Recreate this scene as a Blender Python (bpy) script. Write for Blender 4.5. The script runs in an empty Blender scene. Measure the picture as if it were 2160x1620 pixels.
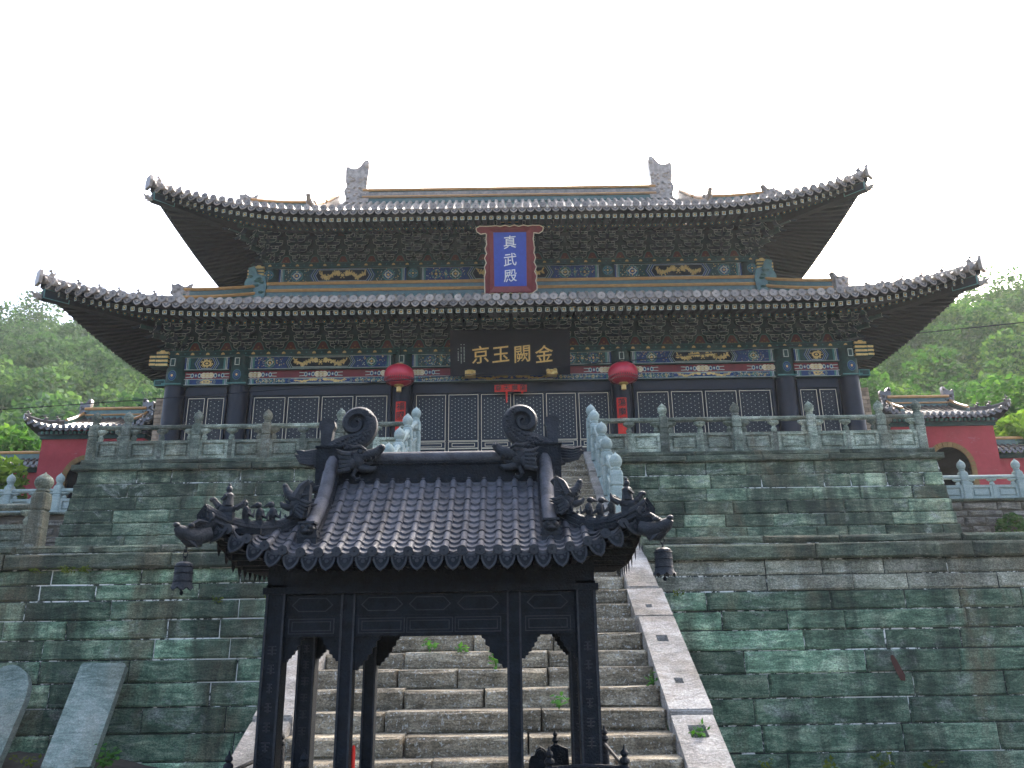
import bpy, bmesh, math, random
import numpy as np
from mathutils import Matrix, Vector
R = random.Random(7)
sc = bpy.context.scene
col = sc.collection
rad = math.radians
# ------------------------------------------------------------------ camera
PITCH, ROLL, EYE = rad(17.7), -0.0148, 1.6
fw = Vector((0, math.cos(PITCH), math.sin(PITCH))); r0 = Vector((1, 0, 0)); u0_ = r0.cross(fw)
cr, sr = math.cos(ROLL), math.sin(ROLL)
rt = r0*cr + u0_*sr; up = -r0*sr + u0_*cr
cd = bpy.data.cameras.new('camera'); cam = bpy.data.objects.new('camera', cd); col.objects.link(cam)
cd.sensor_width = 36; cd.lens = 36*1685/2160; cd.clip_start = 0.1; cd.clip_end = 2000
mw = Matrix.Identity(4)
for i in range(3):
    mw[i][0] = rt[i]; mw[i][1] = up[i]; mw[i][2] = -fw[i]
mw[0][3], mw[1][3], mw[2][3] = 0, 0, EYE
cam.matrix_world = mw
sc.camera = cam
# ------------------------------------------------------------------ sky, sun, exposure
SUN_EL, SUN_AZ = rad(42), rad(28)          # azimuth measured from +Y towards +X: behind the hall, to the right
wd = bpy.data.worlds.new('World'); sc.world = wd; wd.use_nodes = True
nt = wd.node_tree; bg = nt.nodes['Background']
sky = nt.nodes.new('ShaderNodeTexSky'); sky.sky_type = 'NISHITA'; sky.sun_disc = False
sky.sun_elevation = SUN_EL; sky.sun_rotation = SUN_AZ
sky.air_density = .8; sky.dust_density = 6.0; sky.ozone_density = 1.0
nt.links.new(sky.outputs[0], bg.inputs[0]); bg.inputs[1].default_value = 0.15
sl = bpy.data.lights.new('sun', 'SUN'); sl.energy = 1.5; sl.angle = rad(14); sl.color = (1, .94, .86)
sun = bpy.data.objects.new('sun', sl); col.objects.link(sun)
sd = Vector((math.sin(SUN_AZ)*math.cos(SUN_EL), math.cos(SUN_AZ)*math.cos(SUN_EL), math.sin(SUN_EL)))
sun.rotation_euler = sd.to_track_quat('Z', 'Y').to_euler(); sun.location = sd*60
vs = sc.view_settings; vs.view_transform = 'Standard'; vs.look = 'None'; vs.exposure = 2.5; vs.gamma = 1
try: vs.use_curve_mapping = False
except Exception: pass
sc.cycles.max_bounces = 6; sc.cycles.diffuse_bounces = 3; sc.cycles.volume_bounces = 1; sc.cycles.transparent_max_bounces = 8

# ------------------------------------------------------------------ materials
def nodes(name):
    m = bpy.data.materials.new(name); m.use_nodes = True
    t = m.node_tree; return m, t, t.nodes['Principled BSDF']
def L(t, a, b): t.links.new(a, b)
def N(t, kind, **kw):
    n = t.nodes.new(kind)
    for k, v in kw.items(): setattr(n, k, v)
    return n
def noise(t, vec, scale, detail=5, rough=.6, dist=0):
    n = N(t, 'ShaderNodeTexNoise'); n.inputs['Scale'].default_value = scale; n.inputs['Detail'].default_value = detail
    n.inputs['Roughness'].default_value = rough; n.inputs['Distortion'].default_value = dist
    L(t, vec, n.inputs['Vector']); return n.outputs['Fac']
def ramp(t, fac, stops):
    n = N(t, 'ShaderNodeValToRGB'); e = n.color_ramp.elements
    while len(e) < len(stops): e.new(.5)
    for el, (p, c) in zip(e, stops):
        el.position = p; el.color = (*c, 1) if len(c) == 3 else c
    L(t, fac, n.inputs[0]); return n.outputs[0]
def mixc(t, fac, a, b, mode='MIX'):
    n = N(t, 'ShaderNodeMix', data_type='RGBA', blend_type=mode)
    if isinstance(fac, float): n.inputs[0].default_value = fac
    else: L(t, fac, n.inputs[0])
    for s, x in ((6, a), (7, b)):
        if isinstance(x, tuple): n.inputs[s].default_value = (*x, 1)
        else: L(t, x, n.inputs[s])
    return n.outputs[2]
def mapv(t, vec, scale, rot=(0, 0, 0)):
    n = N(t, 'ShaderNodeMapping'); n.inputs['Scale'].default_value = scale; n.inputs['Rotation'].default_value = rot
    L(t, vec, n.inputs[0]); return n.outputs[0]
def thr(t, fac, lo, hi):
    n = N(t, 'ShaderNodeMapRange'); n.inputs[1].default_value = lo; n.inputs[2].default_value = hi
    L(t, fac, n.inputs[0]); return n.outputs[0]
def mth(t, op, a, b):
    n = N(t, 'ShaderNodeMath', operation=op)
    for i, x in enumerate((a, b)):
        if isinstance(x, (int, float)): n.inputs[i].default_value = x
        else: L(t, x, n.inputs[i])
    return n.outputs[0]
def bumpit(t, b, h, s, d=.02):
    n = N(t, 'ShaderNodeBump'); n.inputs['Strength'].default_value = s; n.inputs['Distance'].default_value = d
    L(t, h, n.inputs['Height']); L(t, n.outputs[0], b.inputs['Normal'])
def simple(name, c, rough=.6, var=.25, scale=6, metal=0, spec=.4, bump=0, c2=None, rnd=0.0):
    """paint / wood / metal with a mottled tone and a little relief"""
    m, t, b = nodes(name); g = N(t, 'ShaderNodeNewGeometry').outputs['Position']
    n = noise(t, g, scale, 6, .65)
    c2 = c2 or tuple(x*(1-var) for x in c); c1 = tuple(min(1, x*(1+var)) for x in c)
    out = ramp(t, n, [(.3, c2), (.7, c1)])
    if rnd:
        oi = N(t, 'ShaderNodeObjectInfo').outputs['Random']
        out = mixc(t, 1.0, out, ramp(t, oi, [(0, (1-rnd,)*3), (1, (1+rnd,)*3)]), 'MULTIPLY')
    L(t, out, b.inputs['Base Color'])
    b.inputs['Roughness'].default_value = rough; b.inputs['Metallic'].default_value = metal
    b.inputs['Specular IOR Level'].default_value = spec
    if bump: bumpit(t, b, noise(t, g, scale*5, 4), bump, .01)
    return m
def stone(name, cols, stain=.75, streak=1.0, rnd=.35, white=.0, layer=1.0, rough=.85, grain=1.0, brown=.0, spot=0., odd=0., pit=1.):
    """weathered stone: layered grain, blotches, rain streaks, lichen, fine pitting"""
    m, t, b = nodes(name); g = N(t, 'ShaderNodeNewGeometry').outputs['Position']
    oi = N(t, 'ShaderNodeObjectInfo').outputs['Random']
    off = N(t, 'ShaderNodeVectorMath', operation='ADD'); L(t, g, off.inputs[0])
    cx = N(t, 'ShaderNodeCombineXYZ'); k = mth(t, 'MULTIPLY', oi, 37.); L(t, k, cx.inputs[0]); L(t, k, cx.inputs[2]); L(t, cx.outputs[0], off.inputs[1])
    lay = noise(t, mapv(t, off.outputs[0], (1.3, 1.3, 6), (0, .15, 0)), 2.2, 9, .72, .8)
    blo = noise(t, off.outputs[0], 1.9, 8, .68, .5)
    out = ramp(t, mth(t, 'ADD', mth(t, 'MULTIPLY', lay, .55), mth(t, 'MULTIPLY', blo, .45)), [(.39, cols[0]), (.50, cols[1]), (.61, cols[2])])
    br = ramp(t, oi, [(0, (1-rnd,)*3), (.55, (1.,)*3), (.86, (1+rnd,)*3), (1, (1+rnd+odd,)*3)])
    out = mixc(t, 1.0, out, br, 'MULTIPLY')
    if brown:
        out = mixc(t, mth(t, 'MULTIPLY', thr(t, noise(t, mapv(t, g, (.9, .9, .35)), 1.1, 6, .65, .4), .50, .64), brown), out, (.19, .145, .085))
    if white:
        w = noise(t, mapv(t, g, (1, 1, 1.6)), 1.7, 10, .78, .6)
        out = mixc(t, mth(t, 'MULTIPLY', thr(t, w, .55, .66), white), out, (.40, .42, .37))
    if streak:
        s = noise(t, mapv(t, g, (1.5, 1.5, .22)), 1.3, 8, .66, .5)
        s2 = noise(t, g, .42, 6, .62)
        f = mth(t, 'MULTIPLY', thr(t, mth(t, 'ADD', mth(t, 'MULTIPLY', s, .55), mth(t, 'MULTIPLY', s2, .45)), .475, .565), stain*streak)
        out = mixc(t, f, out, (.011, .018, .014))
    fine = noise(t, mapv(t, g, (1, 1, 1.5)), 42, 6, .8)
    out = mixc(t, 1.0, out, ramp(t, fine, [(.36, (1-.58*pit,)*3), (.5, (1-.05*pit,)*3), (.64, (1+.75*pit,)*3)]), 'MULTIPLY')
    if spot:
        v = noise(t, g, 30, 4, .65)
        out = mixc(t, mth(t, 'MULTIPLY', thr(t, v, .585, .64), spot), out, (.52, .53, .49))
    L(t, out, b.inputs['Base Color']); b.inputs['Roughness'].default_value = rough; b.inputs['Specular IOR Level'].default_value = .3
    h = mth(t, 'ADD', lay, mth(t, 'MULTIPLY', noise(t, g, 26, 8, .75), .7))
    bumpit(t, b, h, 1.0*grain, .04)
    return m
M = {}
M['wall'] = stone('green_grey_stone', [(.034, .062, .038), (.098, .165, .100), (.275, .345, .225)], white=.55, brown=.6, rnd=.35, odd=1.0, stain=.62)
M['wall_up'] = stone('upper_wall_stone', [(.029, .050, .032), (.094, .137, .086), (.28, .315, .205)], white=.65, brown=.5, rnd=.4, stain=.7, odd=.7)
M['wall_pale'] = stone('pale_course_stone', [(.14, .15, .105), (.29, .29, .215), (.47, .45, .35)], white=.6, brown=.45, rnd=.25, stain=.5)
M['coping'] = stone('coping_stone', [(.032, .048, .033), (.085, .11, .073), (.18, .205, .135)], white=.3, brown=.5, stain=.6)
M['step'] = stone('step_stone', [(.095, .075, .045), (.24, .20, .135), (.46, .40, .285)], stain=.6, streak=.5, spot=.7, brown=.3, rnd=.2)
M['stringer'] = stone('pale_slab_stone', [(.19, .175, .15), (.29, .27, .24), (.41, .395, .36)], stain=.5, streak=.7, rnd=.14, white=.35, brown=.4, pit=.55)
M['bal'] = stone('old_baluster_stone', [(.07, .09, .064), (.195, .228, .172), (.41, .44, .345)], stain=.5, white=.65, brown=.45, rnd=.5)
M['bal_new'] = stone('pale_baluster_stone', [(.19, .24, .22), (.26, .32, .29), (.34, .39, .36)], stain=.15, streak=.3, rnd=.1, grain=.4, pit=.35)
M['slab'] = stone('tablet_stone', [(.08, .115, .095), (.165, .21, .178), (.28, .31, .265)], stain=.25, streak=.3, rnd=.15, grain=.5, brown=.25, pit=.6)
M['rubble'] = stone('rubble_stone', [(.07, .06, .045), (.16, .145, .115), (.30, .28, .23)], stain=.4, brown=.5, rnd=.4)
def mortar():
    m, t, b = nodes('lime_mortar'); g = N(t, 'ShaderNodeNewGeometry').outputs['Position']
    w = noise(t, g, .8, 4); f = noise(t, g, 9, 6, .7)
    c = ramp(t, mth(t, 'ADD', mth(t, 'MULTIPLY', w, .5), mth(t, 'MULTIPLY', f, .5)), [(.51, (.02, .024, .02)), (.55, (.66, .66, .6))])
    L(t, c, b.inputs['Base Color']); b.inputs['Roughness'].default_value = .95; return m
M['mortar'] = mortar()
M['earth'] = simple('earth', (.07, .06, .045), .95, .4, 3, bump=.6)
M['paving'] = stone('paving', [(.08, .08, .07), (.15, .15, .13), (.24, .23, .21)], stain=.3, rnd=.25)
M['iron'] = simple('cast_iron', (.0034, .0058, .0088), .6, .75, 16, 0, .2, 1.0)
M['iron_tile'] = simple('cast_iron_tile', (.054, .056, .063), .6, .5, 14, 0, .3, .6, rnd=.18)
M['iron_orn'] = simple('dusty_cast_iron', (.014, .0175, .022), .6, .6, 18, 0, .3, .8)
M['iron_edge'] = simple('iron_edge_highlight', (.0125, .0155, .0195), .55, .5, 18, 0, .35, .5)  # lighter iron tone painted on raised edges and relief as highlights
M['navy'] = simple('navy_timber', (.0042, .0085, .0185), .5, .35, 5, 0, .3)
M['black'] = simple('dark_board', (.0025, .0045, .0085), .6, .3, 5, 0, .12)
M['green'] = simple('green_paint', (.008, .040, .036), .6, .4, 9, 0, .25)
M['blue'] = simple('blue_paint', (.008, .035, .125), .6, .35, 9, 0, .25)
M['deep'] = simple('deep_teal_paint', (.006, .022, .034), .6, .35, 9, 0, .25)
M['teal'] = simple('teal_paint', (.04, .15, .135), .6, .3, 9)
M['gold'] = simple('gold_leaf', (.60, .40, .13), .4, .25, 20, .45, .5)
M['pale'] = simple('pale_line_paint', (.42, .47, .40), .7, .25, 12)
M['white'] = simple('white_paint', (.75, .75, .72), .7, .1, 12)
M['cream'] = simple('cream_trim', (.70, .60, .42), .6, .15, 12)
M['red'] = simple('red_paint', (.16, .011, .014), .55, .25, 6)
M['redbrown'] = simple('faded_red_board', (.085, .02, .014), .7, .4, 8)
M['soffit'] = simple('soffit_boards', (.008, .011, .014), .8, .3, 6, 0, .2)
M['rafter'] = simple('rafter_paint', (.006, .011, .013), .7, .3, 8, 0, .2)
M['tile'] = simple('grey_glazed_tile', (.245, .205, .165), .42, .45, 7, 0, .5, .3, rnd=.35)
M['tile_green'] = simple('green_glazed_tile', (.04, .10, .08), .35, .35, 7, 0, .6, .2, rnd=.2)
M['tile_shade'] = simple('shaded_tile_recess', (.07, .066, .06), .6, .4, 9, 0, .3, .3, rnd=.3)  # darker copy of the tile colour, painting shade into the recessed tile faces
M['orange'] = simple('amber_glazed_cord', (.46, .24, .08), .3, .2, 6, 0, .5)
M['tile_dark'] = simple('dark_glazed_tile', (.10, .085, .075), .2, .4, 6, 0, .7, .2, rnd=.25)
M['ochre'] = simple('ochre_stone', (.20, .115, .035), .8, .3, 5)
M['brick'] = simple('tan_brick', (.36, .27, .19), .9, .25, 8, bump=.4, rnd=.25)
def redwall():
    m, t, b = nodes('red_plaster'); g = N(t, 'ShaderNodeNewGeometry').outputs['Position']
    c = ramp(t, noise(t, g, 1.6, 8, .7), [(.3, (.27, .026, .032)), (.7, (.42, .05, .058))])
    c = mixc(t, mth(t, 'MULTIPLY', thr(t, noise(t, mapv(t, g, (1.2, 1.2, 3)), 1.9, 9, .75), .60, .70), .4), c, (.48, .30, .29))
    L(t, c, b.inputs['Base Color']); b.inputs['Roughness'].default_value = .9; return m
M['redwall'] = redwall()
M['lantern'] = simple('red_lantern_silk', (.50, .02, .045), .35, .15, 8, 0, .5)
M['paper'] = simple('red_paper', (.62, .028, .016), .8, .1, 10)
M['ink'] = simple('black_ink', (.012, .01, .01), .6, .1, 5)
M['blueboard'] = simple('blue_board', (.035, .085, .42), .5, .15, 9)
M['maroon'] = simple('maroon_frame', (.20, .025, .03), .5, .2, 7)
M['silver'] = simple('silver_character', (.80, .82, .84), .4, .1, 9)
def leafmat(name, c1, c2, c3, sc_=.25):
    m, t, b = nodes(name); g = N(t, 'ShaderNodeNewGeometry')
    n = mth(t, 'ADD', mth(t, 'MULTIPLY', noise(t, g.outputs['Position'], sc_, 3), .65), mth(t, 'MULTIPLY', noise(t, g.outputs['Position'], 4, 2), .35))
    c = ramp(t, n, [(.36, c1), (.5, c2), (.64, c3)])
    L(t, c, b.inputs['Base Color']); b.inputs['Roughness'].default_value = .9; b.inputs['Specular IOR Level'].default_value = .1
    tr = N(t, 'ShaderNodeBsdfTranslucent'); L(t, mixc(t, 1.0, c, (1.3, 1.4, .7), 'MULTIPLY'), tr.inputs[0])
    mx = N(t, 'ShaderNodeMixShader'); mx.inputs[0].default_value = .4
    L(t, b.outputs[0], mx.inputs[1]); L(t, tr.outputs[0], mx.inputs[2]); L(t, mx.outputs[0], t.nodes['Material Output'].inputs[0]); return m
M['forest'] = leafmat('forest_leaves', (.014, .045, .017), (.04, .105, .03), (.11, .19, .04), .16)
M['forest_far'] = leafmat('haze_tinted_leaves', (.022, .052, .032), (.048, .098, .052), (.10, .165, .07), .12)  # bluer, duller greens put the misty air into the leaf colour
M['bright_leaf'] = leafmat('bright_leaves', (.05, .11, .022), (.11, .20, .03), (.20, .29, .05), .6)
M['weed'] = leafmat('weed_leaves', (.03, .10, .02), (.06, .17, .03), (.12, .24, .05), 3)
M['moss'] = leafmat('moss_leaves', (.05, .08, .015), (.11, .14, .02), (.18, .20, .04), 3)
M['bark'] = simple('bark', (.06, .045, .035), .9, .3, 8, bump=.5)
M['hill'] = simple('hill_soil', (.022, .045, .02), .95, .4, .2)

# ------------------------------------------------------------------ object helpers
W = {}
def reg(o, parent, mat4):
    col.objects.link(o)
    if parent is not None:
        o.parent = parent; o.matrix_basis = W[parent.name].inverted() @ mat4
    else: o.matrix_basis = mat4
    W[o.name] = mat4.copy(); return o
def tag(o, label=None, cat=None, group=None, kind=None):
    if label: o['label'] = label
    if cat: o['category'] = cat
    if group: o['group'] = group
    if kind: o['kind'] = kind
    return o
def thing(name, loc, label, cat, group=None):
    o = bpy.data.objects.new(name, None); o.empty_display_size = .3
    reg(o, None, Matrix.Translation(loc)); return tag(o, label, cat, group)
def T(x, y, z): return Matrix.Translation((x, y, z))
def RZ(a): return Matrix.Rotation(a, 4, 'Z')
def RX(a): return Matrix.Rotation(a, 4, 'X')
def RY(a): return Matrix.Rotation(a, 4, 'Y')
def S(x, y, z): return Matrix.Diagonal((x, y, z, 1))
def inst(name, me, parent, m4): return reg(bpy.data.objects.new(name, me), parent, m4)
class MB:
    def __init__(s): s.v = []; s.f = []; s.m = []
    def add(s, vs, fs, mi=0):
        b = len(s.v); s.v += [tuple(p) for p in vs]
        for k, f in enumerate(fs):
            s.f.append([b+i for i in f]); s.m.append(mi[k] if isinstance(mi, list) else mi)
    def box(s, x0, x1, y0, y1, z0, z1, mi=0, m4=None, top=1.0):
        cx, cy = (x0+x1)/2, (y0+y1)/2
        vs = [(x0, y0, z0), (x1, y0, z0), (x1, y1, z0), (x0, y1, z0)] + [(cx+(x-cx)*top, cy+(y-cy)*top, z1) for x, y in ((x0, y0), (x1, y0), (x1, y1), (x0, y1))]
        if m4: vs = [m4 @ Vector(p) for p in vs]
        s.add(vs, [(0, 3, 2, 1), (4, 5, 6, 7), (0, 1, 5, 4), (1, 2, 6, 5), (2, 3, 7, 6), (3, 0, 4, 7)], mi)
    def flat(s, poly, o, ua=(1, 0, 0), ub=(0, 0, 1), mi=0):
        o, ua, ub = Vector(o), Vector(ua), Vector(ub)
        s.add([o+ua*a+ub*b for a, b in poly], [tuple(range(len(poly)))], mi)
    def ring(s, poly, poly2, o, ua=(1, 0, 0), ub=(0, 0, 1), mi=0):
        o, ua, ub = Vector(o), Vector(ua), Vector(ub); n = len(poly)
        s.add([o+ua*a+ub*b for a, b in poly]+[o+ua*a+ub*b for a, b in poly2], [(i, (i+1) % n, n+(i+1) % n, n+i) for i in range(n)], mi)
    def prism(s, poly, o, ua, ub, un, depth, mi=0, edge=None, inset=.02, side=None):
        """outline extruded along un; the front cap may carry a painted border"""
        o, ua, ub, un = Vector(o), Vector(ua), Vector(ub), Vector(un); n = len(poly)
        B = [o+ua*a+ub*b for a, b in poly]; F = [p+un*depth for p in B]
        sm = mi if side is None else side
        s.add(B+F, [(i, (i+1) % n, n+(i+1) % n, n+i) for i in range(n)]+[tuple(range(n))[::-1]], sm)
        if edge is None: s.add(F, [tuple(range(n))], mi)
        else:
            q = insetp(poly, inset); s.ring(poly, q, o+un*depth, ua, ub, edge); s.flat(q, o+un*depth, ua, ub, mi)
    def tube(s, path, r, n=6, mi=0, caps=True, half=False):
        P = [Vector(p) for p in path]; rings = []
        for i, p in enumerate(P):
            d = (P[min(i+1, len(P)-1)]-P[max(i-1, 0)]).normalized()
            a = d.cross(Vector((0, 0, 1)))
            if a.length < 1e-4: a = Vector((1, 0, 0))
            a.normalize(); b = a.cross(d); rr = r[i] if isinstance(r, (list, tuple)) else r
            rings.append([p+(a*math.cos(2*math.pi*k/n)+b*math.sin(2*math.pi*k/n))*rr for k in range(n)])
        fs = [(i*n+k, i*n+(k+1) % n, (i+1)*n+(k+1) % n, (i+1)*n+k) for i in range(len(P)-1) for k in range(n)]
        if caps: fs += [tuple(range(n))[::-1], tuple((len(P)-1)*n+k for k in range(n))]
        s.add([q for rg in rings for q in rg], fs, mi)
    def lathe(s, prof, c=(0, 0, 0), n=12, mi=0, wob=None, m4=None):
        vs = []
        for r, z in prof:
            for k in range(n):
                a = 2*math.pi*k/n; rr = r*(wob(a) if wob else 1); p = Vector((c[0]+rr*math.cos(a), c[1]+rr*math.sin(a), c[2]+z))
                vs.append(m4 @ p if m4 else p)
        m = len(prof)
        s.add(vs, [(i*n+k, i*n+(k+1) % n, (i+1)*n+(k+1) % n, (i+1)*n+k) for i in range(m-1) for k in range(n)]+[tuple(range(n))[::-1], tuple((m-1)*n+k for k in range(n))], mi)
    def ell(s, c, r, mi=0, nu=10, nv=6, m4=None):
        vs = []
        for j in range(nv+1):
            ph = -math.pi/2+math.pi*j/nv
            for k in range(nu):
                a = 2*math.pi*k/nu; p = Vector((r[0]*math.cos(ph)*math.cos(a), r[1]*math.cos(ph)*math.sin(a), r[2]*math.sin(ph)))
                vs.append((m4 @ p if m4 else p)+Vector(c))
        s.add(vs, [(j*nu+k, j*nu+(k+1) % nu, (j+1)*nu+(k+1) % nu, (j+1)*nu+k) for j in range(nv) for k in range(nu)], mi)
    def ridge(s, path, w, h0, h1, mi=0):
        """upright rectangular section swept along a path"""
        P = [Vector(p) for p in path]; vs = []
        for i, p in enumerate(P):
            d = P[min(i+1, len(P)-1)]-P[max(i-1, 0)]; d.z = 0; d.normalize(); a = Vector((d.y, -d.x, 0))*w/2
            vs += [p-a+Vector((0, 0, h0)), p+a+Vector((0, 0, h0)), p+a+Vector((0, 0, h1)), p-a+Vector((0, 0, h1))]
        fs = [(i*4+k, i*4+(k+1) % 4, i*4+4+(k+1) % 4, i*4+4+k) for i in range(len(P)-1) for k in range(4)]
        fs += [(3, 2, 1, 0), tuple((len(P)-1)*4+k for k in range(4))]
        s.add(vs, fs, mi)
    def mesh(s, name, mats, smooth=False, fix=True, org=None):
        me = bpy.data.meshes.new(name)
        v = s.v if org is None else [(p[0]-org[0], p[1]-org[1], p[2]-org[2]) for p in s.v]
        me.from_pydata(v, [], s.f)
        for m in mats: me.materials.append(M[m] if isinstance(m, str) else m)
        if len(mats) > 1: me.polygons.foreach_set('material_index', s.m)
        if fix:
            bm = bmesh.new(); bm.from_mesh(me); bmesh.ops.recalc_face_normals(bm, faces=bm.faces[:]); bm.to_mesh(me); bm.free()
        if smooth: me.polygons.foreach_set('use_smooth', [True]*len(me.polygons)); 
        if smooth and hasattr(me, 'set_sharp_from_angle'): me.set_sharp_from_angle(angle=rad(45))
        me.update(); return me
    def build(s, name, mats, parent=None, smooth=False, fix=True, org=None):
        """vertices are world coordinates; the object's origin is put at their lower middle"""
        if isinstance(mats, str): mats = [mats]
        if org is None:
            a = np.array(s.v); lo, hi = a.min(0), a.max(0); org = ((lo[0]+hi[0])/2, (lo[1]+hi[1])/2, lo[2])
        return inst(name, s.mesh(name, mats, smooth, fix, org), parent, T(*org))
def insetp(poly, d):
    """offset a polygon inwards by d"""
    n = len(poly); ar = sum(poly[i][0]*poly[(i+1) % n][1]-poly[(i+1) % n][0]*poly[i][1] for i in range(n)); sg = 1 if ar > 0 else -1
    out = []
    for i in range(n):
        p0, p1, p2 = Vector(poly[i-1]), Vector(poly[i]), Vector(poly[(i+1) % n])
        e1 = (p1-p0); e2 = (p2-p1)
        if e1.length < 1e-6 or e2.length < 1e-6: out.append(tuple(p1)); continue
        e1.normalize(); e2.normalize(); n1 = Vector((-e1.y, e1.x))*sg; n2 = Vector((-e2.y, e2.x))*sg
        k = n1+n2; l = max(k.length_squared/2, .35); out.append(tuple(p1+k*d/l))
    return out
def circ(cx, cz, rx, rz=None, n=12, a0=0.): rz = rz or rx; return [(cx+rx*math.cos(a0+2*math.pi*k/n), cz+rz*math.sin(a0+2*math.pi*k/n)) for k in range(n)]
def rect(x0, x1, z0, z1): return [(x0, z0), (x1, z0), (x1, z1), (x0, z1)]
def glyph(ch, size, depth, bold=0.0, wid=1.0):
    """one written character as a mesh in the XZ plane, facing -Y, centred"""
    c = bpy.data.curves.new('glyph', 'FONT'); c.body = ch; c.extrude = depth/2/size; c.offset = bold; c.resolution_u = 3
    o = bpy.data.objects.new('glyph', c); col.objects.link(o)
    bpy.context.view_layer.update()
    me = bpy.data.meshes.new_from_object(o.evaluated_get(bpy.context.evaluated_depsgraph_get()))
    bpy.data.objects.remove(o); bpy.data.curves.remove(c)
    n = len(me.vertices); a = np.zeros(n*3); me.vertices.foreach_get('co', a); a = a.reshape(-1, 3)
    cx, cy = (a[:, 0].min()+a[:, 0].max())/2, (a[:, 1].min()+a[:, 1].max())/2
    x = (a[:, 0]-cx); y = (a[:, 1]-cy)
    y2 = y + .10*x                                  # brush slant
    b = np.c_[x*size*wid, -a[:, 2]*size, y2*size]; me.vertices.foreach_set('co', b.ravel()); me.update(); return me
def block(mb, x0, x1, z0, z1, yf, dep, ch=.02, jit=.01, mi=0, gap=.008):
    """one dressed stone: chamfered, slightly uneven front"""
    j = lambda: R.uniform(-jit, jit)
    x0 += gap; x1 -= gap; z0 += gap; z1 -= gap
    B = [(x0, yf+dep, z0), (x1, yf+dep, z0), (x1, yf+dep, z1), (x0, yf+dep, z1)]
    O = [(x0+j()*.4, yf+ch, z0+j()*.4), (x1+j()*.4, yf+ch, z0+j()*.4), (x1+j()*.4, yf+ch, z1+j()*.4), (x0+j()*.4, yf+ch, z1+j()*.4)]
    c = ch*1.1; nx = max(2, min(5, int((x1-x0)/.3)))
    F = []
    for t in range(nx+1):
        x = x0+c+(x1-x0-2*c)*t/nx; F.append((x, yf+j(), z0+c+j())); F.append((x, yf+j(), z1-c+j()))
    vs = B+O+F; f0 = 8; fs = [(0, 4, 5, 1), (1, 5, 6, 2), (2, 6, 7, 3), (3, 7, 4, 0)]
    for t in range(nx): fs.append((f0+2*t, f0+2*t+1, f0+2*t+3, f0+2*t+2))
    l = f0+2*nx
    fs += [(4, 5)+tuple(f0+2*t for t in range(nx, -1, -1)), (7, 6)+tuple(f0+2*t+1 for t in range(nx, -1, -1)), (4, f0, f0+1, 7), (5, 6, l+1, l)]
    mb.add(vs, fs, mi)
def course(parent, name, x0, x1, z0, z1, yf, dep, lo, hi, mat, ch=.018, jit=.012, proud=.015, gap=.008, batter=0):
    x = x0
    while x < x1-.05:
        w = R.uniform(lo, hi)
        if x1-x-w < lo*.6: w = x1-x
        mb = MB(); block(mb, x, x+w, z0, z1, yf+R.uniform(-proud, proud), dep, ch, jit, 0, gap)
        mb.build(name, mat, parent, fix=True); x += w
def leaves(mb, c, rx, ry, rz, n, size, mi=0, shell=.5, rng=R):
    for _ in range(n):
        while True:
            d = Vector((rng.uniform(-1, 1), rng.uniform(-1, 1), rng.uniform(-1, 1)))
            if .01 < d.length < 1: break
        d = d.normalized()*(d.length**shell); p = Vector((c[0]+d.x*rx, c[1]+d.y*ry, c[2]+d.z*rz))
        a = Vector((rng.gauss(0, 1), rng.gauss(0, 1), rng.gauss(0, .6))).normalized(); b = a.cross(Vector((rng.gauss(0, 1), rng.gauss(0, 1), rng.gauss(0, 1)))).normalized()
        s_ = size*rng.uniform(.6, 1.3)
        mb.add([p-a*s_, p-b*s_*.5, p+a*s_, p+b*s_*.5], [(0, 1, 2, 3)], mi)
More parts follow.
